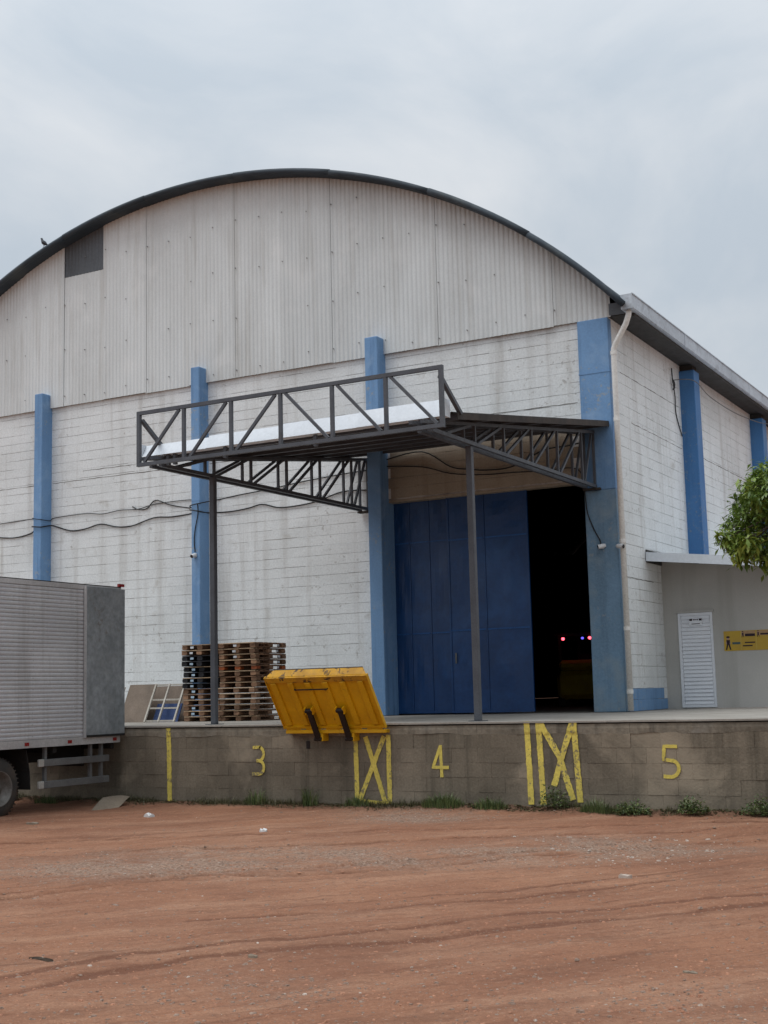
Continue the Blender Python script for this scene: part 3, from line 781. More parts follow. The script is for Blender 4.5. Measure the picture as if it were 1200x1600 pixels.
# cap beam, crumbling lower edge
xs = [DX_L + 2.2 * k for k in range(15)]
for a, b in zip(xs[:-1], xs[1:]):
    mb = MB(); n = 22; vs = []; fs = []
    for i in range(n + 1):
        x = a + .002 + (b - a - .004) * i / n
        lo = -CAPH + .018 * fbm(np.array([x]), np.array([1.0]), 3.1, 5, 3)[0] * 2
        yo = DY - .010 + .010 * fbm(np.array([x]), np.array([4.0]), 2.0, 6, 3)[0]
        top = -.044 + .004 * fbm(np.array([x]), np.array([7.0]), 5.0, 8, 3)[0]
        vs += [(x, DY + .04, lo), (x, yo + .004, lo), (x, yo - .002, -.10), (x, yo + .006, top), (x, DY + .04, top)]
    for i in range(n):
        for k in range(5):
            p, q = i * 5 + k, i * 5 + (k + 1) % 5
            fs.append((p, p + 5, q + 5, q))
    fs += [(0, 1, 2, 3, 4), tuple(n * 5 + k for k in (4, 3, 2, 1, 0))]
    mb.add(vs, fs); mb.build('cap_beam', M['cap'], D)
# wall blocks
DV = []
for _ in range(10):
    mb = MB(); block_shape(mb, -.1995, .1995, -.0995, .0995, -.004, .032, .002, .002); DV.append(mb.mesh('concrete_block', M['dock_block']))
rest = MB(); nsingle = 0
for k in range(6):
    z1 = -CAPH + .012 - .2 * k; z0 = z1 - .2
    x = DX_L + (.2 if k % 2 else 0)
    while x < DX_R - .4:
        c = (x + .2, DY, (z0 + z1) / 2); u, v, d_ = proj(c)
        if -40 < u < 1240 and v < 1300 and nsingle < 300 and c[0] > -9.5:
            nsingle += 1
            inst('concrete_block', random.choice(DV), (c[0], DY + random.gauss(0, .0022), c[2]), dwall, (random.gauss(0, .006), random.gauss(0, .003), random.gauss(0, .004)))
        else:
            block_shape(rest, x + .004, x + .396, z0 + .0035, z1 - .0035, DY - .004 + random.gauss(0, .002), DY + .032, .005, .003)
        x += .4
o = rest.build('concrete_block', M['dock_block'], dwall); o['kind'] = 'stuff'

# painted marks on the dock face
YP = DY - .0125
def stroke(mb, pts, w, seed=0, lift=0.):
    """one brush stroke: ribbon with uneven edges lying on the wall face"""
    r = random.Random(seed)
    P = []
    for (x0, z0), (x1, z1) in zip(pts[:-1], pts[1:]):
        n = max(2, int(math.hypot(x1 - x0, z1 - z0) / .035))
        for i in range(n): P.append((x0 + (x1 - x0) * i / n, z0 + (z1 - z0) * i / n))
    P.append(pts[-1])
    L_, R_ = [], []
    for i, (x, z) in enumerate(P):
        a = P[max(i - 1, 0)]; b = P[min(i + 1, len(P) - 1)]
        dx, dz = b[0] - a[0], b[1] - a[1]; l = math.hypot(dx, dz) or 1
        nx, nz = -dz / l, dx / l
        wa = w / 2 * (1 + r.uniform(-.10, .10)); wb = w / 2 * (1 + r.uniform(-.10, .10))
        yy = YP - lift - (.009 if z > -CAPH + .005 else 0)
        L_.append((x + nx * wa, yy, z + nz * wa)); R_.append((x - nx * wb, yy, z - nz * wb))
    n = len(P)
    back = [(p[0], p[1] + .0030 + lift, p[2]) for p in L_ + R_]
    vs = L_ + R_ + back; fs = []
    for i in range(n - 1):
        fs.append((i, i + 1, n + i + 1, n + i))
        fs.append((i + 1, i, 2 * n + i, 2 * n + i + 1)); fs.append((n + i, n + i + 1, 3 * n + i + 1, 3 * n + i))
    mb.add(vs, fs)
def px(pts, y=DY - .01): return [(p.x, p.z) for p in (at(u, v, 'Y', y) for u, v in pts)]
def arcpx(cx, cy, rx, ry, a0, a1, n=12): return [(cx + rx * math.cos(math.radians(a0 + (a1 - a0) * i / n)), cy - ry * math.sin(math.radians(a0 + (a1 - a0) * i / n))) for i in range(n + 1)]
def mark(name, strokes, w, lab, seed):
    mb = MB()
    for i, s in enumerate(strokes): stroke(mb, px(s), w, seed + i, .0011 * i)
    # one stroke just proud of the last where they cross
    o = mb.build(name, M['yellow_paint'], D); o['label'] = lab; return o
three = [[(395, 1168), (407, 1167.5)] + arcpx(404.5, 1178, 7.5, 10.5, 80, -80) + [(401, 1189)], [(401, 1188.5)] + arcpx(404, 1199, 8.5, 10.5, 85, -85) + [(394, 1209.5)]]
mark('bay_number', three, .046, 'yellow painted number 3', 10)
four = [[(690.5, 1214.5), (688, 1164)], [(688, 1166), (676.5, 1199), (701.5, 1199)]]
mark('bay_number', four, .046, 'yellow painted number 4', 20)
five = [[(1058, 1166.5), (1037.5, 1166), (1037, 1187), (1046, 1188)] + arcpx(1048.5, 1201, 12.5, 13, 75, -85) + [(1037, 1213)]]
mark('bay_number', five, .046, 'yellow painted number 5', 30)
mark('bay_line', [[(263.5, 1138), (265.5, 1257)]], .085, 'single yellow bay line left of number 3', 40)
mark('bay_line', [[(555.5, 1150), (558.5, 1250)], [(606.5, 1148), (609.5, 1256)], [(600, 1150), (562, 1252)], [(571, 1151), (602, 1253)], [(560, 1252), (608, 1257)]], .072, 'yellow crossed box between numbers 3 and 4', 50)
mark('bay_line', [[(823, 1127), (830.5, 1257)], [(841, 1127), (849.5, 1257)], [(896, 1127), (907, 1254)], [(845, 1131), (874, 1182), (896, 1250)], [(894, 1131), (878, 1182), (866, 1228)]], .082, 'yellow double line and cross left of number 5', 60)
for o in D.children:
    if o.name.startswith('bay_line') and False: pass

# ------------------------------------------------------------------ canopy
C = thing('canopy', 'dark grey steel truss canopy over the blue warehouse door', 'canopy', (-2.7, -3.4, 0))
def tz(y): return 5.03 + .139 * y      # top chord
YV = [-5.22, -4.16, -3.05, -1.92, -.76]
for xc in (-.35, -.53, -5.05, -5.23):
    t = MB().bar((xc, -6.62, 4.0), (xc, -.1, 4.02), .055, .055).build('truss', M['steel'], C)
    def mem(name, a, b, w, hgt=None):
        e = .0015 * random.random()
        return MB().bar(a, b, w - e, (hgt or w) - e, ref=(1, 0, 0)).build(name, M['steel'], t)
    mem('top_chord', (xc, -6.9, tz(-6.9)), (xc, -.1, tz(-.1)), .05)
    zb = lambda y: 4.0 + .0031 * (y + 6.62) + .028
    for y in YV + [-.13]: mem('upright', (xc, y, zb(y)), (xc, y, tz(y) - .026), .042)
    starts = [-6.15] + [y + .10 for y in YV]
    ends = [-5.36] + [y - .10 for y in YV[1:]] + [-.22]
    for s, e in zip(starts, ends): mem('diagonal', (xc, s, zb(s)), (xc, e, tz(e) - .022), .040)
# front truss
YF = -6.95; fx0, fx1 = -5.19, -.015; zt_, zb_ = 4.765, 3.965
ft = MB().bar((fx0 - .03, YF, zb_), (fx1 + .03, YF, zb_), .055).build('truss', M['steel'], C)
ft['label'] = 'front lattice truss standing along the canopy edge'
def fm(name, a, b, w):
    e = .0015 * random.random()
    return MB().bar(a, b, w - e, w - e, ref=(0, 1, 0)).build(name, M['steel'], ft)
fm('top_chord', (fx0 - .03, YF, zt_), (fx1 + .03, YF, zt_), .055)
FXV = [fx0, -4.335, -3.47, -2.603, -1.734, -.87, fx1]
for i, x in enumerate(FXV): fm('upright', (x, YF, zb_ + .028), (x, YF, zt_ - .028), .058 if i in (0, 6) else .050)
for (a, b) in [((-5.09, 3.995), (-4.42, 4.735)), ((-4.22, 3.995), (-3.555, 4.735)), ((-3.385, 3.995), (-2.69, 4.735)), ((-2.52, 4.735), (-1.805, 3.995)), ((-1.65, 4.735), (-.955, 3.995)), ((-.79, 4.735), (-.085, 3.995))]:
    fm('diagonal', (a[0], YF, a[1]), (b[0], YF, b[1]), .042)
# stays from the front truss back to the roof
for x in (-.05, -5.16): MB().bar((x, -6.92, 4.66), (x, -6.30, 4.24), .055, .055, ref=(1, 0, 0)).build('stay', M['steel'], C)
# roof of the canopy
def rz2(y): return 5.205 + .150 * y
rx0, rx1 = -5.42, -.045
N = 58; cp = MB(); vs = []; fs = []
for i in range(N + 1):
    x = rx0 + (rx1 - rx0) * i / N
    dz = .012 if i % 2 else -.012
    for y in (-6.42, -.1): vs.append((x, y, rz2(y) + dz))
for i in range(N + 1):
    x = rx0 + (rx1 - rx0) * i / N
    dz = .012 if i % 2 else -.012
    for y in (-6.42, -.1): vs.append((x, y, rz2(y) + dz + .006))
q = 2 * (N + 1)
for i in range(N):
    a = 2 * i
    fs += [(a, a + 1, a + 3, a + 2), (q + a, q + a + 2, q + a + 3, q + a + 1), (a, a + 2, q + a + 2, q + a), (a + 1, q + a + 1, q + a + 3, a + 3)]
fs += [(0, q, q + 1, 1), (2 * N, 2 * N + 1, q + 2 * N + 1, q + 2 * N)]
cp.add(vs, fs); cr = cp.build('roof', M['canopy_under'], C)
for k in range(7):
    y = -6.3 + k * 1.02
    MB().box((rx0 + .03, y - .03, rz2(y) - .10), (rx1 - .025, y + .03, rz2(y) - .018)).build('purlin', M['steel'], cr)
rk = MB().bar((rx1 - .01, -6.40, rz2(-6.40) - .052), (rx1 - .01, -.1, rz2(-.1) - .052), .018, .10, ref=(0, 0, 1)); rk.build('rake_board', M['rust_steel'], cr)
rk = MB().bar((rx0 + .01, -6.40, rz2(-6.40) - .052), (rx0 + .01, -.1, rz2(-.1) - .052), .018, .10, ref=(0, 0, 1)); rk.build('rake_board', M['rust_steel'], cr)
# white box gutter at the low edge, in lapped lengths, tilted to catch skylight
gx_ = [-5.42, -4.2, -2.9, -1.55, -.17]
for i, (a, b) in enumerate(zip(gx_[:-1], gx_[1:])):
    e = .003 * (i % 2); y = -6.60 - e; zb2 = 4.165 + .003 * i; zt2 = zb2 + .19 + .022 * i
    gm = MB().add([(a, y, zb2), (b + .02, y, zb2), (b + .02, y + .11, zt2), (a, y + .11, zt2), (a, y + .008, zb2), (b + .02, y + .008, zb2), (b + .02, y + .118, zt2), (a, y + .118, zt2)], [(0, 1, 2, 3), (5, 4, 7, 6), (0, 4, 5, 1), (1, 5, 6, 2), (2, 6, 7, 3), (3, 7, 4, 0)]).box((a, y + .008, zb2), (b + .02, y + .16, zb2 + .008)).box((a, y + .152, zb2 + .0085), (b + .02, y + .16, zt2 - .06))
    gm.build('gutter', M['flashing'], C)
MB().box((-.15, -6.598, 4.17), (-.142, -6.44, 4.42)).build('gutter_end', M['flashing'], C)
MB().box((-5.43, -6.598, 4.17), (-5.422, -6.44, 4.36)).build('gutter_end', M['flashing'], C)
for k, x in enumerate((-4.98, -4.85, -3.9, -2.3, -.60, -.45)): MB().box((x, -6.56, 3.995), (x + .05, -6.50, 4.16)).build('gutter_bracket', M['steel'], C)
# posts
for x in (-.40, -5.01):
    po = MB().box((x - .046, -5.35, .0085), (x + .046, -5.26, 3.97)).build('post', M['steel'], C, bevel=.006)
    MB().box((x - .10, -5.42, -.0025), (x + .10, -5.19, .008)).build('base_plate', M['steel'], po)
for x in (-.42, -5.12): MB().box((x - .16, -.16, 3.955), (x + .17, -.03 if x < -1 else -.087, 3.99)).build('bearing_plate', M['rust_steel'], C)

# ------------------------------------------------------------------ dock leveller plate
PLX0, PLX1 = -3.257, -1.561
P = thing('dock_plate', 'yellow ribbed steel dock plate raised on two black arms at the dock edge', 'dock plate', ((PLX0 + PLX1) / 2, DY - .08, -.1))
B0 = Vector((0, -5.93, -.055)); T0 = Vector((0, -6.46, .695))
dirp = (T0 - B0).normalized(); lenp = (T0 - B0).length
nrm = Vector((0, -dirp.z, dirp.y)).normalized()          # towards the camera (underside)
if nrm.y > 0: nrm = -nrm
def pl(x, t, n): p = B0 + dirp * t + nrm * n; return (x, p.y, p.z)
def slab(mb, x0, x1, t0, t1, n0, n1, x0b=None, x1b=None):
    x0b = x0 if x0b is None else x0b; x1b = x1 if x1b is None else x1b
    mb.add([pl(x0, t0, n0), pl(x1, t0, n0), pl(x1b, t1, n0), pl(x0b, t1, n0), pl(x0, t0, n1), pl(x1, t0, n1), pl(x1b, t1, n1), pl(x0b, t1, n1)],
           [(0, 3, 2, 1), (4, 5, 6, 7), (0, 1, 5, 4), (1, 2, 6, 5), (2, 3, 7, 6), (3, 0, 4, 7)])
    return mb
slab(MB(), PLX0, PLX1, 0, lenp, -.012, 0).build('deck', M['yellow_steel'], P)
rw = .10
for k in range(6):
    x = PLX0 + .10 + (PLX1 - PLX0 - .24) * k / 5
    slab(MB(), x - rw * .35, x + rw * .35 + .02, .07, lenp - .10, .0005, .035).build('rib', M['yellow_steel'], P, bevel=.006)
slab(MB(), PLX0 + .003, PLX1 - .003, .012, .05, .0005, .03).build('edge_bar', M['yellow_steel'], P)
slab(MB(), PLX0 + .003, PLX1 - .003, lenp - .09, lenp - .005, .0005, .03).build('edge_bar', M['yellow_dirty'], P)
for xa, xb in ((PLX0 - .012, PLX0 - .001), (PLX1 + .001, PLX1 + .014)):
    slab(MB(), xa, xb, .0, lenp, -.022, .03).build('side_flange', M['yellow_steel'], P)
# bent lip with cut corners
B0s, dirs, nrms, lens = B0, dirp, nrm, lenp
B0 = T0 + Vector((0, .004, .004)); dirp = Vector((0, .40, .55)).normalized(); nrm = Vector((0, -dirp.z, dirp.y))
lp = slab(MB(), PLX0 + .01, PLX1 - .01, 0, .115, -.02, 0, PLX0 + .10, PLX1 - .09).build('lip', M['yellow_dirty'], P)
slab(MB(), PLX0 + .11, PLX1 - .10, .1155, .128, -.022, .004).build('lip_edge', M['black_steel'], P)
B0, dirp, nrm, lenp = B0s, dirs, nrms, lens
# hinge beam on the dock face, brackets, arms
MB().box((PLX0 + .01, -5.945, -.135), (PLX1 - .0, DY - .02, -.085)).build('hinge_beam', M['yellow_steel'], P, bevel=.005)
for k in range(5):
    x = PLX0 + .14 + k * .345
    MB().cyl((x, -5.93, -.068), (1, 0, 0), .016, .24, 10).build('hinge_pin', M['yellow_steel'], P)
for k, x in enumerate((-2.675, -2.150)):
    br = MB().box((x + .046, -5.965, -.245), (x + .085, DY - .018, -.1355)).build('bracket', M['yellow_steel'], P)
    t = .36
    tp = Vector(pl(x, t, .075)); bt = Vector((x, -5.95, -.215))
    arm = MB().bar(bt, tp, .085, .05, ref=(0, 1, 0)).build('arm', M['black_steel'], P, bevel=.008)
    MB().cyl(tp, (1, 0, 0), .035, .12, 12).build('pivot', M['black_steel'], arm)
    MB().cyl((x - .0, -5.95, -.215), (1, 0, 0), .03, .13, 12).build('pivot', M['black_steel'], arm)
    slab(MB(), x - .07, x - .05, t - .05, t + .05, .036, .10).build('lug', M['yellow_steel'], P)
    slab(MB(), x + .05, x + .07, t - .05, t + .05, .036, .10).build('lug', M['yellow_steel'], P)
hb = MB(); hb.tube([pl(-2.80, lenp - .2, .03), pl(-2.80, lenp - .2, .055), pl(-2.25, lenp - .2, .055), pl(-2.25, lenp - .2, .03)], .010, 6)
hb.build('pull_handle', M['black_steel'], P)
MB().box((-1.50, DY - .012 - .02, -.155), (-1.05, DY - .012 + .001, -.14)) 
slot = MB().box((-2.98, DY - .016, -.36), (-2.92, DY - .0125, -.25)).build('slot_plate', M['black_steel'], D)

# ------------------------------------------------------------------ pallets
PH = .1; PW, PD = .79, 1.0
bm_ = {}
def pal_mesh(kind, mat):
    key = (kind, mat)
    if key not in bm_:
        mb = MB()
        if kind == 'block': mb.box((-.058, -.06, 0), (.058, .06, .050))
        if kind == 'stringer': mb.box((-.03, -PD / 2 + .13, 0), (.03, PD / 2 - .13, .050))
        if kind == 'deck_board': mb.box((-PW / 2, -.052, 0), (PW / 2, .052, .014))
        if kind == 'runner': mb.box((-.045, -PD / 2, 0), (.045, PD / 2, .012))
        if kind == 'crosspiece': mb.box((-.045, -PD / 2, 0), (.045, PD / 2, .012))
        bm_[key] = mb.mesh(kind, M[mat])
    return bm_[key]
label_gap_box = MB().box((-.036, -.0025, -.019), (.036, .0, .019))
stk = {k: label_gap_box.mesh('label_gap_patch', M[k]) for k in ('label', 'label_blue')}
ORD = ['lowest', 'second', 'third', 'fourth', 'fifth', 'sixth', 'seventh', 'eighth', 'ninth', 'tenth', 'eleventh', 'twelfth', 'thirteenth', 'topmost']
def pallet(x, y, z, rz_, mats, lab, label_gap_patches):
    t = thing('pallet', lab, 'pallet', (x, y, z), 'wooden pallets in two tall stacks on the dock')
    t.rotation_euler.z = rz_
    mb_, md, mdf = mats
    def part(kind, lx, ly, lz, mat):
        o = bpy.data.objects.new(kind, pal_mesh(kind, mat)); COL.objects.link(o); o.parent = t
        o.location = (lx, ly, lz); return o
    for i, lx in enumerate((-PW / 2 + .052, 0, PW / 2 - .052)):
        part('runner', lx, 0, 0, md)
        for j, ly in enumerate((-PD / 2 + .066, 0, PD / 2 - .066)):
            o = part('block', lx + random.uniform(-.006, .006), ly + random.uniform(-.004, .004), .0125, mb_ if random.random() < .8 else md)
        part('crosspiece', lx, 0, .063, md)
        if i < 2: part('stringer', lx + .01, 0, .0125, md)
    for j in range(7):
        part('deck_board', random.uniform(-.006, .006), -PD / 2 + .054 + (PD - .108) * j / 6, .0755, mdf if j == 0 else md)
    for (lx, ly, face, mat) in label_gap_patches:
        o = bpy.data.objects.new('label_gap_patch', stk[mat]); COL.objects.link(o); o.parent = t
        if face == 'f': o.location = (lx, -PD / 2 - .0055, .038)
        else: o.location = (PW / 2 + .0125, ly, .040); o.rotation_euler.z = math.pi / 2
for s, (sx, sname, top) in enumerate(((-7.00, 'left', 14), (-6.20, 'right', 14))):
    for k in range(top):
        mats = ('wood', 'wood', 'wood_light' if random.random() < .7 else 'wood'); what = 'brown wooden pallet'
        st_ = []
        if s == 0:
            if 6 <= k <= 11: mats = ('wood_dark', 'wood_dark', 'wood_light' if k in (7, 9) else 'wood_dark'); what = 'blackened pallet with a pale blue label'
            st_ = [(-.17 + random.uniform(-.01, .01), 0, 'f', 'label_blue' if k < 12 else 'label')] if k not in (0, 3) else []
            if st_ and what == 'brown wooden pallet': what = 'brown wooden pallet with a pale label'
        else:
            if k == 9: mats = ('wood_orange', 'wood', 'wood'); what = 'pallet with orange painted blocks'
            if k >= 8: st_.append((0, .22 + random.uniform(-.02, .02), 's', 'label'))  # side patches stand in for bright wall seen through the pallet gaps
            if k >= 11: st_.append((-.05 + .1 * random.random(), 0, 'f', 'label'))
        jx = random.gauss(0, .012); jy = random.gauss(0, .015)
        lab = f'{what}, {ORD[k]} of the {sname} stack' + (' beside the steel post' if s == 0 else ' behind the yellow dock plate')
        pallet(sx + jx, -3.0 + PD / 2 + jy, .001 + k * PH * .998, random.gauss(0, .012), mats, lab, st_)

# ------------------------------------------------------------------ things leaning on the dock beside the pallets
b_ = MB(); b_.add([(-8.55, -3.02, .0), (-7.99 - .38, -3.02, .0), (-7.99 - .38, -2.55, .66), (-8.80 + .25, -2.55, .66), (-8.55, -3.0, .0), (-8.37, -3.0, .0), (-8.37, -2.53, .66), (-8.55, -2.53, .66)],
                  [(0, 1, 2, 3), (5, 4, 7, 6), (0, 4, 5, 1), (1, 5, 6, 2), (2, 6, 7, 3), (3, 7, 4, 0)])
def lean_board(name, x0, x1, y0_, y1_, hgt, mat, th=.02):
    mb = MB()
    mb.add([(x0, y0_, -.002), (x1, y0_, -.002), (x1, y1_, hgt), (x0, y1_, hgt), (x0, y0_ + th, -.002), (x1, y0_ + th, -.002), (x1, y1_ + th, hgt), (x0, y1_ + th, hgt)],
           [(0, 1, 2, 3), (5, 4, 7, 6), (0, 4, 5, 1), (1, 5, 6, 2), (2, 6, 7, 3), (3, 7, 4, 0)])
    return mb.build(name, M[mat])
# a rack of steel legs behind carries them
tag(lean_board('board', -8.95, -8.34, -2.95, -2.62, .70, 'plywood'), 'dull brown board leaning beside the white frame, next to the truck', 'board')
tag(lean_board('board', -9.55, -9.0, -3.05, -2.70, .66, 'cream'), 'pale scrap panel leaning behind the rear of the truck', 'board')
wfq = thing('window_frame', 'white steel window frame leaning between the brown board and the pallets', 'window frame', (-7.9, -2.9, 0))
def lw(x, t, n=0): return (x, -3.0 + .36 * t + n, .70 * t)
for a, b, w in (((-8.30, 0), (-8.30, 1), .035), ((-7.98, 0), (-7.98, 1), .03), ((-7.62, 0), (-7.62, 1), .035)):
    MB().bar(lw(a[0], a[1]), lw(b[0], b[1]), w, .03, ref=(0, 0, 1)).build('upright', M['cream'], wfq)
for tt in (.03, .36, .58, .97):
    MB().bar(lw(-8.28, tt, .012), lw(-7.64, tt, .012), .028, .03, ref=(0, 0, 1)).build('rail', M['cream'], wfq)
tag(lean_board('panel', -8.24, -7.66, -2.84, -2.68, .33, 'blue_panel'), 'faded blue panel leaning behind the white window frame', 'panel')
tag(lean_board('panel', -8.80, -7.56, -2.62, -2.34, .66, 'plywood'), 'grey brown sheet standing behind the blue panel and white frame', 'panel')

# ------------------------------------------------------------------ truck
TX = -6.40; TXL = -8.55; TY0, TY1 = -5.93, -12.6; TZ0, TZ1 = -.13, 2.215
T = thing('truck', 'box truck with ribbed aluminium body reversed against the dock', 'truck', ((TX + TXL) / 2, -9.0, GZ))
nr = 37; mb = MB(); vs = []; fs = []
zz = []
for i in range(nr):
    z0 = TZ0 + (TZ1 - .07 - TZ0) * i / nr; dz = (TZ1 - .07 - TZ0) / nr
    for f, d in ((0, .0), (.10, .013), (.5, .017), (.80, .013), (.90, .002)): zz.append((z0 + f * dz, d))
zz.append((TZ1 - .07, 0))
for (z, d) in zz: vs += [(TX - .014 + d, TY0 - .02, z), (TX - .014 + d, TY1, z)]
for i in range(len(zz) - 1): fs.append((2 * i, 2 * i + 2, 2 * i + 3, 2 * i + 1))
mb.add(vs, fs); mb.build('side_panel', M['alu'], T)
bx = MB().box((TXL, TY1, TZ0), (TX - .015, TY0 - .03, TZ1 - .02)).build('cargo_box', M['alu'], T)
MB().box((TXL, TY1 - .01, TZ1 - .07), (TX + .006, TY0, TZ1)).build('top_rail', M['alu_trim'], T)
MB().box((TX - .05, TY1, TZ1 + .0), (TX + .004, TY0, TZ1 + .014)).build('roof_trim', M['chassis'], T)
br_ = MB().box((TXL, TY1, -.245), (TX + .008, TY0 - .02, TZ0)).build('bottom_rail', M['alu_trim'], T)
MB().box((TX - .06, TY0 - .02, TZ0), (TX + .004, TY0 + .012, TZ1 - .02)).build('corner_post', M['alu_trim'], T)
# rear door folded flat along the side
dp_ = MB().box((TX + .016, -6.79, -.135), (TX + .045, -5.885, 2.19)).build('rear_door', M['galv'], T); dp_['label'] = 'mottled grey rear door folded open against the side'
MB().box((TX + .012, -6.815, -.145), (TX + .05, -6.792, 2.20)).build('edge_strip', M['alu_trim'], dp_)
MB().box((TX + .047, -6.78, -.14), (TX + .052, -5.89, -.105)).build('edge_strip', M['chassis'], dp_)
MB().box((TX - .0, TY0 - .09, TZ1 + .014), (TX + .04, TY0 + .04, TZ1 + .06)).build('clearance_lamp', M['red_mark'], T)
for y in (-8.02, -7.11, -6.08):
    MB().box((TX + .0085, y - .045, -.215), (TX + .012, y + .045, -.165)).build('reflector', M['red_mark'], T)
rv = MB()
for k in range(26):
    for y in (-7.0, -7.9, -8.8, -9.7, -10.6): rv.cyl((TX + .0045, y, TZ0 + .05 + k * .085), (1, 0, 0), .007, .006, 6)
rv.build('rivet', M['alu_trim'], T)['kind'] = 'stuff'
# chassis, mudguards, wheels
MB().box((TX - .75, TY1 - 1.5, -.50), (TX - .67, TY0 - .1, -.25)).build('chassis_beam', M['chassis'], T)
MB().box((TX - 1.5, TY1 - 1.5, -.50), (TX - 1.42, TY0 - .1, -.25)).build('chassis_beam', M['chassis'], T)
for y in (-6.1, -7.4, -9.7, -11.2): MB().box((TXL + .05, y, -.34), (TX - .06, y + .08, -.246)).build('cross_member', M['chassis'], T)
MB().box((TX - 1.45, TY0 - .1, -.62), (TX - .72, TY0 - .04, -.35)).build('rear_bumper', M['chassis'], T)
MB().cyl((-7.47, -8.52, -.80), (1, 0, 0), .09, 1.6, 12).build('axle', M['chassis'], T)
def wheel(x, y, z, out):
    s = 1 if out > 0 else -1
    w = .24
    tp = [(-.0, .25), (.0, .30), (.03, .395), (.06, .425), (.12, .43), (.18, .425), (.21, .395), (.24, .30), (.24, .25)]
    ty = MB().lathe((x, y, z), (-s, 0, 0), tp, 40).build('wheel', M['rubber'], T, smooth=True)
    rm_ = MB().lathe((x, y, z), (-s, 0, 0), [(.002, .255), (-.012, .25), (.01, .235), (.10, .20), (.115, .15), (.115, .11), (.05, .10), (.045, .06), (.03, .05), (.03, .001)], 32).build('rim', M['rim'], ty, smooth=True)
    nb = MB()
    for k in range(8):
        a = 2 * math.pi * k / 8
        nb.cyl((x - s * .105, y + .13 * math.cos(a), z + .13 * math.sin(a)), (1, 0, 0), .014, .05, 8)
    nb.build('wheel_nut', M['rim'], ty)['kind'] = 'stuff'
    tr_ = MB()
    for k in range(44):
        a = 2 * math.pi * k / 44
        c, s_ = math.cos(a), math.sin(a)
        for xo in (.05, .13):
            tr_.bar((x - s * xo, y + .4285 * c, z + .4285 * s_), (x - s * (xo + .06), y + .4285 * c, z + .4285 * s_), .012, .035, ref=(0, c, s_))
    tr_.build('tread', M['rubber'], ty)['kind'] = 'stuff'
wheel(-6.43, -8.52, -.795, 1); wheel(-6.70, -8.52, -.795, 1); wheel(-8.52, -8.52, -.795, -1)
wheel(-6.55, -13.6, -.795, 1); wheel(-8.40, -13.6, -.795, -1)
mf = MB()
pts = [(-7.98, -.27), (-7.94, -.42), (-7.90, -.60), (-7.885, -.85)]
for (ya, za), (yb, zb3) in zip(pts[:-1], pts[1:]):
    mf.add([(TX - .05, ya, za), (TX - .62, ya, za), (TX - .62, yb, zb3), (TX - .05, yb, zb3), (TX - .05, ya + .012, za), (TX - .62, ya + .012, za), (TX - .62, yb + .012, zb3), (TX - .05, yb + .012, zb3)],
           [(0, 1, 2, 3), (5, 4, 7, 6), (0, 3, 7, 4), (1, 5, 6, 2), (0, 4, 5, 1), (2, 6, 7, 3)])
mf.build('mudguard', M['chassis'], T)
for z in (-.48, -.80):
    gd = MB().box((TX - .06, -7.62, z - .052), (TX - .02, -6.17, z + .052)).build('guard_rail', M['guard'], T, bevel=.006)
    MB().box((TX - .064, -7.73, z - .056), (TX - .016, -7.621, z + .056)).build('end_cap', M['guard_end'], gd, bevel=.01)
for y in (-7.55, -6.55, -6.30): MB().box((TX - .11, y - .025, -.86), (TX - .062, y + .025, -.246)).build('guard_bracket', M['guard'], T)
# cab ahead of the box
cb = MB(); cb.add([(TXL + .1, -12.75, -.5), (TX - .1, -12.75, -.5), (TX - .1, -14.4, -.5), (TXL + .1, -14.4, -.5), (TXL + .15, -12.75, 1.35), (TX - .15, -12.75, 1.35), (TX - .15, -14.1, 1.35), (TXL + .15, -14.1, 1.35)],
       [(0, 3, 2, 1), (4, 5, 6, 7), (0, 1, 5, 4), (1, 2, 6, 5), (2, 3, 7, 6), (3, 0, 4, 7)])
cb.build('cab', M['white_metal'], T, bevel=.03)
MB().add([(TXL + .3, -14.335, .35), (TX - .3, -14.335, .35), (TX - .32, -14.15, 1.2), (TXL + .32, -14.15, 1.2)], [(0, 1, 2, 3)]).build('windscreen', M['glass_black'], T)

# loose concrete block beside the wheel, cardboard, plastic
rb = MB().box((-8.75, -6.3, GZ - .02), (-8.40, -6.1, GZ + .24)).build('loose_block', M['dock_block'], None, bevel=.015)
tag(rb, 'loose concrete block standing in the shade behind the truck wheel', 'block')
c0 = at(145, 1264, 'Z', GZ + .01); 
def gp(u, v, dz=0): p = at(u, v, 'Z', GZ); return Vector((p.x, p.y, gz(p.x, p.y) + dz))
A1 = at(142, 1267, 'Y', -7.05); B1 = at(180, 1266, 'Y', -6.75); C1 = at(203, 1245, 'Y', -6.15); D1 = at(161, 1246, 'Y', -6.45)
cbm = MB(); nv = 6
vs = []; 
for j in range(nv + 1):
    for i in range(nv + 1):
        s, t = i / nv, j / nv
        p = (A1 * (1 - s) + B1 * s) * (1 - t) + (D1 * (1 - s) + C1 * s) * t
        vs.append((p.x, p.y, p.z + .03 * math.sin(math.pi * s) * t + .008 * math.sin(5 * s + 3 * t)))
k0 = len(vs); vs += [(x, y, z - .006) for x, y, z in vs]
fs = []
for j in range(nv):
    for i in range(nv):
        a = j * (nv + 1) + i; fs.append((a, a + 1, a + nv + 2, a + nv + 1)); fs.append((k0 + a, k0 + a + nv + 1, k0 + a + nv + 2, k0 + a + 1))
cbm.add(vs, fs)
F1, G1 = gp(178, 1268, .012), gp(196, 1279, .010)
F2, G2 = gp(143, 1268, .012), gp(150, 1273, .01)
tag(cbm.build('cardboard_sheet', M['card']), 'bent sheet of brown cardboard propped on the dirt behind the truck', 'cardboard')
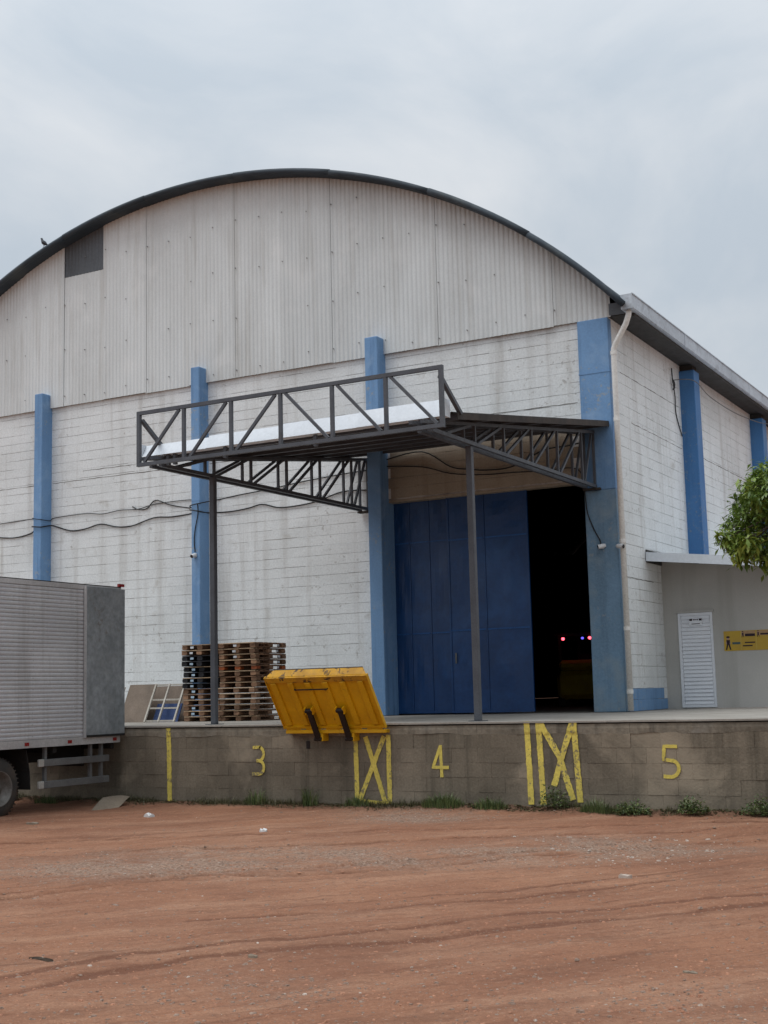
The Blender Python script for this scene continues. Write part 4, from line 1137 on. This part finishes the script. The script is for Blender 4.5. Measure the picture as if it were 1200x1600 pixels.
def flat_piece(name, u, v, w, d, mat, lab, cat, seed, hgt=.02, rot=0.):
    r = random.Random(seed); c = gp(u, v, .004); n = 11
    mb = MB(); top = []
    for i in range(n):
        a = 2 * math.pi * i / n; k = r.uniform(.65, 1.15)
        x, y = w * math.cos(a) * k, d * math.sin(a) * k
        top.append((c.x + x * math.cos(rot) - y * math.sin(rot), c.y + x * math.sin(rot) + y * math.cos(rot), c.z + r.uniform(.2, 1) * hgt))
    bot = [(x, y, c.z - .01) for x, y, z in top]
    mid = [(c.x + (x - c.x) * r.uniform(.35, .7), c.y + (y - c.y) * r.uniform(.35, .7), c.z + hgt * r.uniform(.3, 1.3)) for x, y, z in top]
    ctr = (c.x, c.y, c.z + hgt * r.uniform(.4, 1.0))
    fs = [(2 * n + i, 2 * n + (i + 1) % n, 3 * n) for i in range(n)] + [(i, (i + 1) % n, 2 * n + (i + 1) % n) for i in range(n)] + [(i, 2 * n + (i + 1) % n, 2 * n + i) for i in range(n)] + [(n + i, n + (i + 1) % n, (i + 1) % n, i) for i in range(n)]
    mb.add(top + bot + mid + [ctr], fs)
    return tag(mb.build(name, M[mat]), lab, cat)
flat_piece('plastic_bag', 233, 1276, .085, .05, 'plastic_white', 'crumpled white plastic scrap on the dirt below the yellow line', 'plastic scrap', 1, .05)
flat_piece('paper_scrap', 52, 1289, .11, .05, 'card', 'flat pale scrap on the dirt near the truck wheel', 'paper scrap', 3, .02)
flat_piece('paper_scrap', 411, 1300, .055, .03, 'plastic_white', 'small white scrap on the dirt below the number 3', 'paper scrap', 5, .03)
flat_piece('paper_scrap', 977, 1369, .06, .03, 'stone_pale', 'pale flat chip in the wheel track on the right', 'paper scrap', 6, .03)
flat_piece('paper_scrap', 1078, 1516, .05, .02, 'card', 'pale flat scrap low on the right of the dirt yard', 'paper scrap', 7, .012)
flat_piece('paper_scrap', 395, 1496, .045, .02, 'card', 'pale flat scrap in the middle of the dirt foreground', 'paper scrap', 8, .012)
flat_piece('stick', 65, 1503, .11, .006, 'bark', 'dark stick lying on the dirt at lower left', 'stick', 9, .015)

# pebbles and rubble
def pebbles(name, spots, mat):
    mb = MB()
    base = [(.9, 0, 0), (.28, .85, 0), (-.73, .53, 0), (-.73, -.53, 0), (.28, -.85, 0), (.6, .1, .9), (.1, .55, 1.), (-.5, .2, .85), (-.35, -.45, 1.), (.3, -.5, .8)]
    fc = [(0, 1, 6, 5), (1, 2, 7, 6), (2, 3, 8, 7), (3, 4, 9, 8), (4, 0, 5, 9), (5, 6, 7, 8, 9)]
    for (x, y, s) in spots:
        a = random.random() * 6.28; ca, sa = math.cos(a), math.sin(a); z = gz(x, y) - s * .15
        fx, fy, fz = s * random.uniform(.7, 1.4), s * random.uniform(.6, 1.1), s * random.uniform(.3, .6)
        vs = []
        for (p, q, r_) in base:
            p *= fx * random.uniform(.8, 1.2); q *= fy * random.uniform(.8, 1.2)
            vs.append((x + p * ca - q * sa, y + p * sa + q * ca, z + r_ * fz))
        mb.add(vs, fc)
    return mb.build(name, M[mat])
def scatter(n, u0, u1, v0, v1, smin, smax, dens=None):
    out_ = []
    while len(out_) < n:
        u, v = random.uniform(u0, u1), v0 + (v1 - v0) * random.random() ** 1.3
        p = at(u, v, 'Z', GZ)
        if p.y > -5.95 or (p.x < -6 and p.y < -12): continue
        i = min(bisect_left(gx, p.x), len(gx) - 1); j = min(bisect_left(gy, p.y), len(gy) - 1)
        if dens is not None and random.random() > dens + gr[j, i]: continue
        out_.append((p.x, p.y, smin * (smax / smin) ** (random.random() ** 2.2)))
    return out_
tag(pebbles('gravel', scatter(9000, -30, 1230, 1266, 1650, .005, .024, .12), 'stone'), 'loose gravel strewn over the red dirt yard', 'gravel', kind='stuff')
tag(pebbles('dirt_clods', scatter(6000, -30, 1230, 1266, 1650, .005, .020, .30), 'clod'), 'crumbled lumps of red earth strewn over the yard', 'earth', kind='stuff')
tag(pebbles('rubble', scatter(500, -30, 1230, 1270, 1640, .005, .020, .06) + scatter(170, 800, 1130, 1305, 1350, .010, .040), 'stone_pale'), 'pale chips of rubble scattered on the dirt', 'rubble', kind='stuff')

# ------------------------------------------------------------------ weeds along the dock foot
def tone_mesh(name, mat, quads, tones, parent=None):
    me_ = bpy.data.meshes.new(name)
    off = wloc(parent) if parent else Vector((0, 0, 0))
    vs = []; fs = []
    for q in quads:
        n = len(vs); vs += [Vector(p) - off for p in q]; fs.append(tuple(range(n, n + len(q))))
    me_.from_pydata(vs, [], fs)
    at2 = me_.attributes.new('tone', 'FLOAT', 'FACE'); at2.data.foreach_set('value', np.array(tones, np.float32))
    me_.materials.append(M[mat]); me_.update()
    o = bpy.data.objects.new(name, me_); COL.objects.link(o)
    if parent: o.parent = parent
    return o
def blade(p, h_, lean, w, az):
    d = Vector((math.cos(az), math.sin(az), 0)); s = Vector((-d.y, d.x, 0)) * w
    p = Vector(p); m_ = p + Vector((0, 0, h_ * .6)) + d * lean * .35; t = p + Vector((0, 0, h_ * random.uniform(.75, 1))) + d * lean
    return [[p - s, p + s, m_ + s * .7, m_ - s * .7], [m_ - s * .7, m_ + s * .7, t]]
def leafy(c, l, w, az, el):
    d = Vector((math.cos(az) * math.cos(el), math.sin(az) * math.cos(el), math.sin(el))); s = Vector((-math.sin(az), math.cos(az), 0)) * w
    c = Vector(c); nn = d.cross(s).normalized() * (w * .5)
    return [[c, c + d * l * .45 + s + nn, c + d * l, c + d * l * .45], [c, c + d * l * .45, c + d * l, c + d * l * .45 - s + nn]]
def weed(x, y, r, h_, n, lab, kind='grass', mat='weed'):
    q = []; t = []
    z = gz(x, y)
    for _ in range(n):
        a = random.random() * 6.28; rr = r * math.sqrt(random.random())
        px_, py_ = x + rr * math.cos(a), min(y + rr * .6 * math.sin(a), DY - .03)
        hh_ = h_ * (1 - .6 * (rr / r) ** 2) * random.uniform(.5, 1.1)
        if kind == 'grass':
            b = blade((px_, py_, z - .02), hh_, random.uniform(.02, .6) * hh_, random.uniform(.003, .007), a + random.uniform(-1, 1))
        else:
            b = leafy((px_, py_, z + hh_ * random.uniform(.1, 1)), random.uniform(.03, .065), random.uniform(.010, .018), random.random() * 6.28, random.uniform(-.4, .9))
        tn = random.random(); q += b; t += [tn] * len(b)
    if kind != 'grass':
        for _ in range(12):
            a = random.random() * 6.28; b = blade((x, min(y, DY - .05), z), h_ * .9, r * .8, .004, a); q += b; t += [.3] * len(b)
    o = tone_mesh('weed', mat, q, t); o.name = 'weed'
    if kind == 'grass' or True: tag(o, lab, 'weed', 'weeds along the foot of the dock wall')
    return o
def dx(u, y): return at(u, 1262, 'Y', y).x
weed(dx(690, -6.05), -6.0, .32, .24, 520, 'dense grassy weed tuft at the dock foot under the number 4')
weed(dx(765, -6.0), -6.0, .26, .22, 360, 'low grassy weed tuft between number 4 and the double yellow line')
weed(dx(868, -5.95), -5.98, .22, .40, 300, 'tall weed growing in front of the yellow cross', 'leafy')
weed(dx(932, -6.0), -6.02, .24, .26, 320, 'bushy dark weed just right of the yellow cross')
weed(dx(988, -6.05), -6.08, .24, .20, 420, 'low round broadleaf weed left of the number 5', 'leafy')
weed(dx(1083, -6.1), -6.12, .20, .25, 420, 'bright round broadleaf weed right below the number 5', 'leafy')
weed(dx(1192, -6.0), -6.02, .26, .28, 420, 'leafy weed at the right edge of the dock wall', 'leafy')
weed(dx(400, -5.95), -5.95, .20, .34, 150, 'sparse thin weed on the wall under the number 3')
weed(dx(484, -5.95), -5.95, .14, .36, 120, 'thin upright weed between number 3 and the crossed box')
weed(dx(560, -5.95), -5.98, .20, .22, 160, 'short weed at the foot of the crossed yellow box')
weed(dx(70, -6.3), -6.3, .25, .22, 150, 'dark weed in the shade under the truck')
q = []; t = []
for _ in range(14000):
    x = random.uniform(-9.5, 6); y = DY - .03 - abs(random.gauss(0, .13))
    if fbm(np.array([x]), np.array([2.0]), 1.1, 33, 3)[0] < -.12: continue
    b = blade((x, y, gz(x, y) - .015), random.uniform(.03, .15) * random.uniform(.5, 1), random.uniform(.0, .08), random.uniform(.002, .005), random.random() * 6.28); q += b; t += [random.random()] * len(b)
tag(tone_mesh('ground_cover', 'dry', q, t), 'short dry grass strip along the foot of the dock wall', 'grass', kind='stuff')
q = []; t = []
for _ in range(3600):
    x = random.uniform(-9.5, 6); y = DY - .03 - abs(random.gauss(0, .16))
    b = leafy((x, y, gz(x, y) + .005), random.uniform(.02, .06), random.uniform(.008, .018), random.random() * 6.28, random.uniform(-.1, .4)); q += b; t += [random.random() * .8] * len(b)
tag(tone_mesh('leaf_litter', 'dry', q, t), 'dead leaves and litter along the dock foot', 'leaf litter', kind='stuff')

# ------------------------------------------------------------------ mango tree at right
TR = thing('mango_tree', 'leafy green tree crown reaching in from the right edge', 'tree', (7.4, -7.3, GZ))
tk = MB(); tk.tube([(7.4, -7.3, GZ - .1), (7.35, -7.25, -.3), (7.2, -7.2, .6), (6.9, -7.1, 1.5), (6.7, -7.05, 2.6)], [.2, .16, .14, .12, .08], 10)
tk.build('trunk', M['bark'], TR, smooth=True)
rosettes = []
CC = Vector((6.75, -7.0, 3.25)); RR = Vector((2.85, 2.4, 2.1))
lb = MB()
for i in range(46):
    a = random.random() * 6.28; z = random.uniform(-.7, .9); r = math.sqrt(1 - z * z) * random.uniform(.75, .97)
    e = CC + Vector((RR.x * r * math.cos(a), RR.y * r * math.sin(a), RR.z * z))
    s0 = Vector((6.9, -7.1, random.uniform(1.3, 2.5)))
    lb.tube([s0, (s0 + e) / 2 + Vector((0, 0, .15)), e], [.035, .022, .008], 5)
# branches that carry the part of the crown in the picture
TIPS = [(1128, 838, -7.2), (1140, 815, -7.0), (1150, 790, -6.8), (1165, 765, -6.9), (1180, 745, -7.0), (1195, 730, -6.9), (1150, 850, -6.9), (1160, 868, -7.1), (1150, 866, -7.3), (1178, 800, -6.7),
        (1190, 770, -6.6), (1175, 840, -7.2), (1195, 815, -7.0), (1188, 862, -6.8), (1197, 872, -7.0), (1205, 850, -6.6), (1158, 825, -7.1), (1170, 785, -7.2), (1205, 760, -7.3), (1210, 790, -6.9),
        (1183, 868, -7.1), (1142, 838, -7.4), (1168, 862, -7.3), (1210, 830, -7.3), (1215, 880, -7.1), (1170, 815, -6.9), (1220, 740, -7.0), (1155, 805, -7.3), (1185, 785, -7.4), (1200, 800, -7.4), (1178, 760, -7.3), (1162, 845, -7.5), (1190, 835, -6.6), (1148, 828, -6.8), (1200, 745, -7.3), (1172, 775, -6.6), (1135, 846, -7.1), (1208, 865, -7.3)]
for u, v, y in TIPS:
    p = at(u, v, 'Y', y); rosettes.append((p, 1))
    for _ in range(2): rosettes.append((p + Vector((random.uniform(-.02, .16), random.uniform(-.15, .15), random.uniform(-.09, .09))), 1))
    b0_ = CC + Vector((-.8, random.uniform(-.3, .3), random.uniform(-.6, .3)))
    lb.tube([b0_, (b0_ * .4 + p * .6) + Vector((0, 0, .12)), p], [.02, .012, .006], 5)
lb.build('branch', M['bark'], TR, smooth=True)
for i in range(640):
    a = random.random() * 6.28; z = random.uniform(-.85, 1); r = math.sqrt(max(0, 1 - z * z)); k = random.uniform(.70, 1.0)
    if random.random() < .2: k = random.uniform(.3, .7)
    p = CC + Vector((RR.x * r * math.cos(a), RR.y * r * math.sin(a), RR.z * z)) * k
    u, v, d_ = proj(p)
    if u < 1186 and (v > 880 or u < 1160 or v < 735): continue
    if u < 1230 and (v > 892 or v < 728): continue
    rosettes.append((p, 0))
q = []; t = []
for p, main in rosettes:
    nl = random.choice((30, 48, 64)) if main else 34
    outw = (p - CC); up_ = outw.z / RR.z
    base_t = random.uniform(.0, .5)
    for _ in range(nl):
        az = random.random() * 6.28; el = random.uniform(-1.2, .7)
        l = random.uniform(.06, .145); w = l * random.uniform(.12, .19)
        c0_ = Vector(p) + Vector((random.gauss(0, .045), random.gauss(0, .045), random.gauss(0, .045)))
        d1 = Vector((math.cos(az) * math.cos(el), math.sin(az) * math.cos(el), math.sin(el)))
        d2 = (d1 + Vector((0, 0, -.45))).normalized()
        s = Vector((-math.sin(az), math.cos(az), random.uniform(-.3, .3))).normalized() * w
        m1 = c0_ + d1 * l * .5; e_ = m1 + d2 * l * .5
        tn = min(1, max(0, base_t + random.uniform(0, .42)))
        q += [[c0_, m1 - s, m1 + s], [m1 - s, e_, m1 + s]]; t += [tn, tn]
tone_mesh('crown', 'leaf', q, t, TR)

# ------------------------------------------------------------------ cables, cameras, small things on the walls
def cable(name, pts, r, lab, mat='cable'):
    P = [Vector(p) for p in pts]; out_ = []
    for i in range(len(P) - 1):      # smooth through the points
        p0, p1, p2, p3 = P[max(i - 1, 0)], P[i], P[i + 1], P[min(i + 2, len(P) - 1)]
        for k in range(5):
            s = k / 5
            out_.append(.5 * ((2 * p1) + (p2 - p0) * s + (2 * p0 - 5 * p1 + 4 * p2 - p3) * s * s + (3 * p1 - p0 - 3 * p2 + p3) * s ** 3))
    out_.append(P[-1])
    o = MB().tube(out_, r, 6).build(name, M[mat], None, smooth=True)
    return tag(o, lab, 'cable')
yw, yp = -.025, -.345
cable('cable', [(-15.6, yw, 4.31), (-15.0, yw, 4.24), (-14.5, yw, 4.20), (-14.0, yw, 4.27), (-13.76, -.2, 4.36), (-13.68, yp, 4.36), (-13.42, yp, 4.33), (-13.40, -.1, 4.38), (-13.3, yw, 4.37), (-12.83, yw, 4.23), (-12.4, yw, 4.235), (-11.95, yw, 4.305), (-11.5, yw, 4.21), (-11.08, yw, 4.19), (-10.46, yw, 4.32), (-9.95, yw, 4.30), (-9.3, yw, 4.34), (-9.24, yp, 4.35), (-8.99, yp, 4.30), (-8.97, yw, 4.30),
    (-8.43, yw, 4.28), (-7.98, yw, 4.31), (-7.62, yw, 4.36), (-7.15, yw, 4.25), (-6.37, yw, 4.29), (-5.7, yw, 4.44), (-5.1, yw, 4.42), (-4.98, -.05, 4.40)], .014, 'lower black cable looping along the white front wall')
cable('cable', [(-15.6, yw, 4.50), (-14.99, yw, 4.56), (-13.7, yw, 4.60), (-13.68, yp, 4.55), (-13.42, yp, 4.50), (-13.40, -.06, 4.50), (-13.3, yw, 4.56), (-12.4, yw, 4.58), (-11.9, yw, 4.53), (-11.4, yw, 4.57), (-10.9, yw, 4.55), (-10.4, yw, 4.62), (-9.6, yw, 4.63), (-9.24, yw, 4.60)], .009, 'thin wire along the front wall above the lower cable')
cable('cable', [(-11.05, yw, 4.62), (-10.9, yw, 4.545), (-10.65, yw, 4.54), (-10.41, yw, 4.70), (-10.0, yw, 4.56), (-9.48, yw, 4.45), (-9.24, yp, 4.44), (-9.0, yp, 4.47), (-8.75, yw, 4.56), (-8.2, yw, 4.61), (-7.45, yw, 4.66), (-6.6, yw, 4.74), (-5.6, yw, 4.80), (-5.0, yw, 4.82)], .012, 'hanging black cable crossing the pillar left of the canopy')
cable('cable', [(-9.04, yp - .005, 4.46), (-9.03, yp - .005, 4.25), (-9.10, yp - .005, 3.95), (-9.13, yp - .005, 3.7), (-9.11, yp - .005, 3.45)], .011, 'black cable dropping to the camera on the blue pillar')
cable('cable', [(-4.72, yw - .02, 4.97), (-3.87, yw - .02, 5.05), (-3.26, yw - .02, 4.69), (-2.85, yw - .02, 4.60), (-2.52, yw - .02, 4.55), (-2.0, yw - .02, 4.56), (-1.36, yw - .02, 4.80), (-.9, yw - .02, 4.83), (-.62, yw - .03, 4.86)], .013, 'upper black cable sagging under the canopy above the door')
cable('cable', [(-4.72, yw - .02, 4.85), (-3.87, yw - .02, 4.75), (-3.26, yw - .02, 4.56), (-2.6, yw - .02, 4.47), (-2.0, yw - .02, 4.45), (-1.36, yw - .02, 4.42), (-.86, yw - .02, 4.42), (-.62, -.1, 4.3), (-.56, -.1, 3.9), (-.53, -.10, 3.57), (-.42, -.10, 3.25), (-.32, -.10, 3.05), (-.30, -.11, 2.96)], .011, 'lower black cable above the door running down to the corner camera')
cable('cable', [(.02, 3.80, 6.95), (.03, 3.78, 6.75), (.06, 3.70, 6.62), (.05, 3.85, 6.55), (.05, 3.72, 6.48), (.06, 3.83, 6.60), (.05, 3.75, 6.68), (.03, 3.9, 6.35), (.02, 3.95, 6.0), (.02, 4.3, 5.6)], .012, 'tangled black wires on the side wall beside the first side pillar')
cable('cable', [(.03, 3.9, 6.72), (.36, 4.2, 6.72), (.36, 5.4, 6.60), (.35, 7.5, 6.62), (.38, 9.6, 6.75), (.40, 11.2, 6.92), (.45, 14, 7.0)], .010, 'grey wire hanging along under the side eave', 'guard')
for k, (x, y, z, ax_, lab) in enumerate(((-9.11, -.35, 3.375, (-.1, -1, -.35), 'white camera on the blue pillar behind the canopy post'), (-.27, -.11, 2.93, (-1, -.75, -.25), 'white camera on the corner pillar by the door opening'), (.085, -.16, 2.90, (1, -.35, -.15), 'white camera clamped to the drainpipe at the corner'))):
    t_ = thing('security_camera', lab, 'camera', (x, y, z), 'white security cameras on the blue pillars')
    d = Vector(ax_).normalized(); c = Vector((x, y, z)) + Vector((0, -.04, 0))
    MB().cyl((x, y - .005, z), (0, 1, 0), .045, .03, 14).build('base', M['cctv'], t_)
    MB().lathe(c, d, [(-.07, .002), (-.07, .034), (-.03, .042), (.05, .042), (.075, .038)], 14).build('housing', M['cctv'], t_, smooth=True)
    MB().lathe(c, d, [(.0755, .036), (.078, .024), (.082, .001)], 14).build('lens', M['glass_black'], t_)

# bird on the roof rim
bp = at(68, 396, 'Y', -.40)
bx_, bz_ = bp.x, arch(bp.x, RI + .11)
Bd = thing('bird', 'small dark bird perched on the left of the roof rim', 'bird', (bx_, -.38, bz_))
sp_ = [((.115, 0, .035), .008), ((.07, 0, .06), .022), ((.02, 0, .095), .046), ((-.025, 0, .125), .050), ((-.055, 0, .165), .034), ((-.068, 0, .20), .024), ((-.078, 0, .222), .025), ((-.095, 0, .232), .015), ((-.115, 0, .230), .005), ((-.125, 0, .227), .002)]
MB().tube([(bx_ + p[0], -.38 + p[1], bz_ + p[2]) for p, r in sp_], [r for p, r in sp_], 10).build('body', M['bird'], Bd, smooth=True)
for s in (-1, 1):
    MB().tube([(bx_ - .005, -.38 + s * .018, bz_ + .10), (bx_ - .002, -.38 + s * .02, bz_ + .03), (bx_ - .02, -.38 + s * .02, bz_ - .005)], [.010, .005, .004], 6).build('leg', M['bird'], Bd)
    MB().tube([(bx_ - .045, -.38 + s * .040, bz_ + .15), (bx_ + .0, -.38 + s * .050, bz_ + .115), (bx_ + .09, -.38 + s * .018, bz_ + .055)], [.012, .022, .003], 8).build('wing', M['bird'], Bd, smooth=True)

# yellow banner on the annex
BN = thing('safety_banner', 'long yellow printed banner with small figures on the grey annex wall', 'banner', (2.2, 2.39, 1.24))
MB().box((1.145, 2.392, 1.055), (3.45, 2.3985, 1.425)).build('sheet', M['banner'], BN)
yb = 2.390
ln = MB()
for x in (1.46, 1.745, 2.03, 2.315, 2.60, 2.885, 3.17): ln.box((x, yb, 1.06), (x + .008, yb + .0015, 1.42))
ln.build('cell_line', M['banner_line'], BN)
hd_ = MB()
for k in range(7): hd_.box((1.475 + .285 * k, yb, 1.325), (1.735 + .285 * k, yb + .0014, 1.415))
hd_.build('heading_panel', M['banner_head'], BN)
tx = MB()
for k in range(7):
    x = 1.475 + .285 * k
    tx.box((x + .07, yb - .002, 1.335 - .02 * (k % 2 == 0)), (x + .255, yb - .0005, 1.365))
    if k % 2 == 0:
        tx.box((x + .06, yb - .002, 1.19), (x + .25, yb - .0005, 1.212)); tx.box((x + .02, yb - .002, 1.13), (x + .20, yb - .0005, 1.153))
tx.build('print', M['print_dark'], BN)
tl = MB().box((1.30, yb - .001, 1.175), (1.45, yb, 1.215)); tl.build('print', M['print_teal'], BN)
def figure(x, z, s):
    mb = MB()
    def disc(cx_, cz_, rx_, rz__, y_, k):
        mb.add([(cx_ + rx_ * math.cos(a), y_, cz_ + rz__ * math.sin(a)) for a in [2 * math.pi * i / 14 for i in range(14)]], [tuple(range(14))], k)
    disc(x, z + .27 * s, .040 * s, .020 * s, yb - .0012, 0)              # cap
    disc(x, z + .245 * s, .030 * s, .032 * s, yb - .001, 1)              # face
    mb.add([(x - .04 * s, yb - .001, z + .21 * s), (x + .04 * s, yb - .001, z + .21 * s), (x + .035 * s, yb - .001, z + .11 * s), (x - .035 * s, yb - .001, z + .11 * s)], [(0, 1, 2, 3)], 0)
    for sgn in (-1, 1):
        mb.add([(x, yb - .001, z + .11 * s), (x + sgn * .035 * s, yb - .001, z + .11 * s), (x + sgn * .06 * s, yb - .001, z), (x + sgn * .03 * s, yb - .001, z)], [(0, 1, 2, 3)], 0)
        mb.add([(x + sgn * .04 * s, yb - .001, z + .20 * s), (x + sgn * .055 * s, yb - .001, z + .12 * s), (x + sgn * .03 * s, yb - .0011, z + .13 * s)], [(0, 1, 2)], 1)
    mb.build('figure_print', [M['print_dark'], M['print_skin']], BN)
figure(1.225, 1.075, .88)
for k in range(7): figure(1.505 + .285 * k, 1.30, .40)

# things deep inside the dark doorway
V = thing('forklift', 'dim yellow vehicle inside the doorway with small red and blue lights lit', 'vehicle', (-3.6, 7.6, 0))
fk = MB().box((-4.15, 7.1, .18), (-3.05, 8.6, .85)).build('body', M['vehicle_yellow'], V, bevel=.12)
MB().box((-4.05, 7.05, .86), (-3.15, 7.6, 1.10)).build('counterweight', M['vehicle_yellow'], V, bevel=.08)
for x in (-4.05, -3.15):
    for y in (7.2, 8.5): MB().box((x - .03, y, .86), (x + .03, y + .05, 1.68)).build('roof_post', M['chassis'], V)
MB().box((-4.12, 7.05, 1.68), (-3.08, 8.65, 1.73)).build('overhead_guard', M['chassis'], V)
for x in (-4.05, -3.15): 
    for y in (7.4, 8.3): MB().cyl((x, y, .2), (1, 0, 0), .2, .16, 18).build('wheel', M['rubber'], V)
MB().box((-3.78, 7.7, .9), (-3.42, 8.0, 1.25)).build('seat', M['chassis'], V)
for x, mt_, nm in ((-3.885, 'red_lamp', 'tail_lamp'), (-3.22, 'red_lamp', 'tail_lamp'), (-3.40, 'blue_lamp', 'beacon')):
    MB().cyl((x, 7.03, 1.60), (0, 1, 0), .034 if mt_ == 'red_lamp' else .026, .035, 12).build(nm, M[mt_], V)
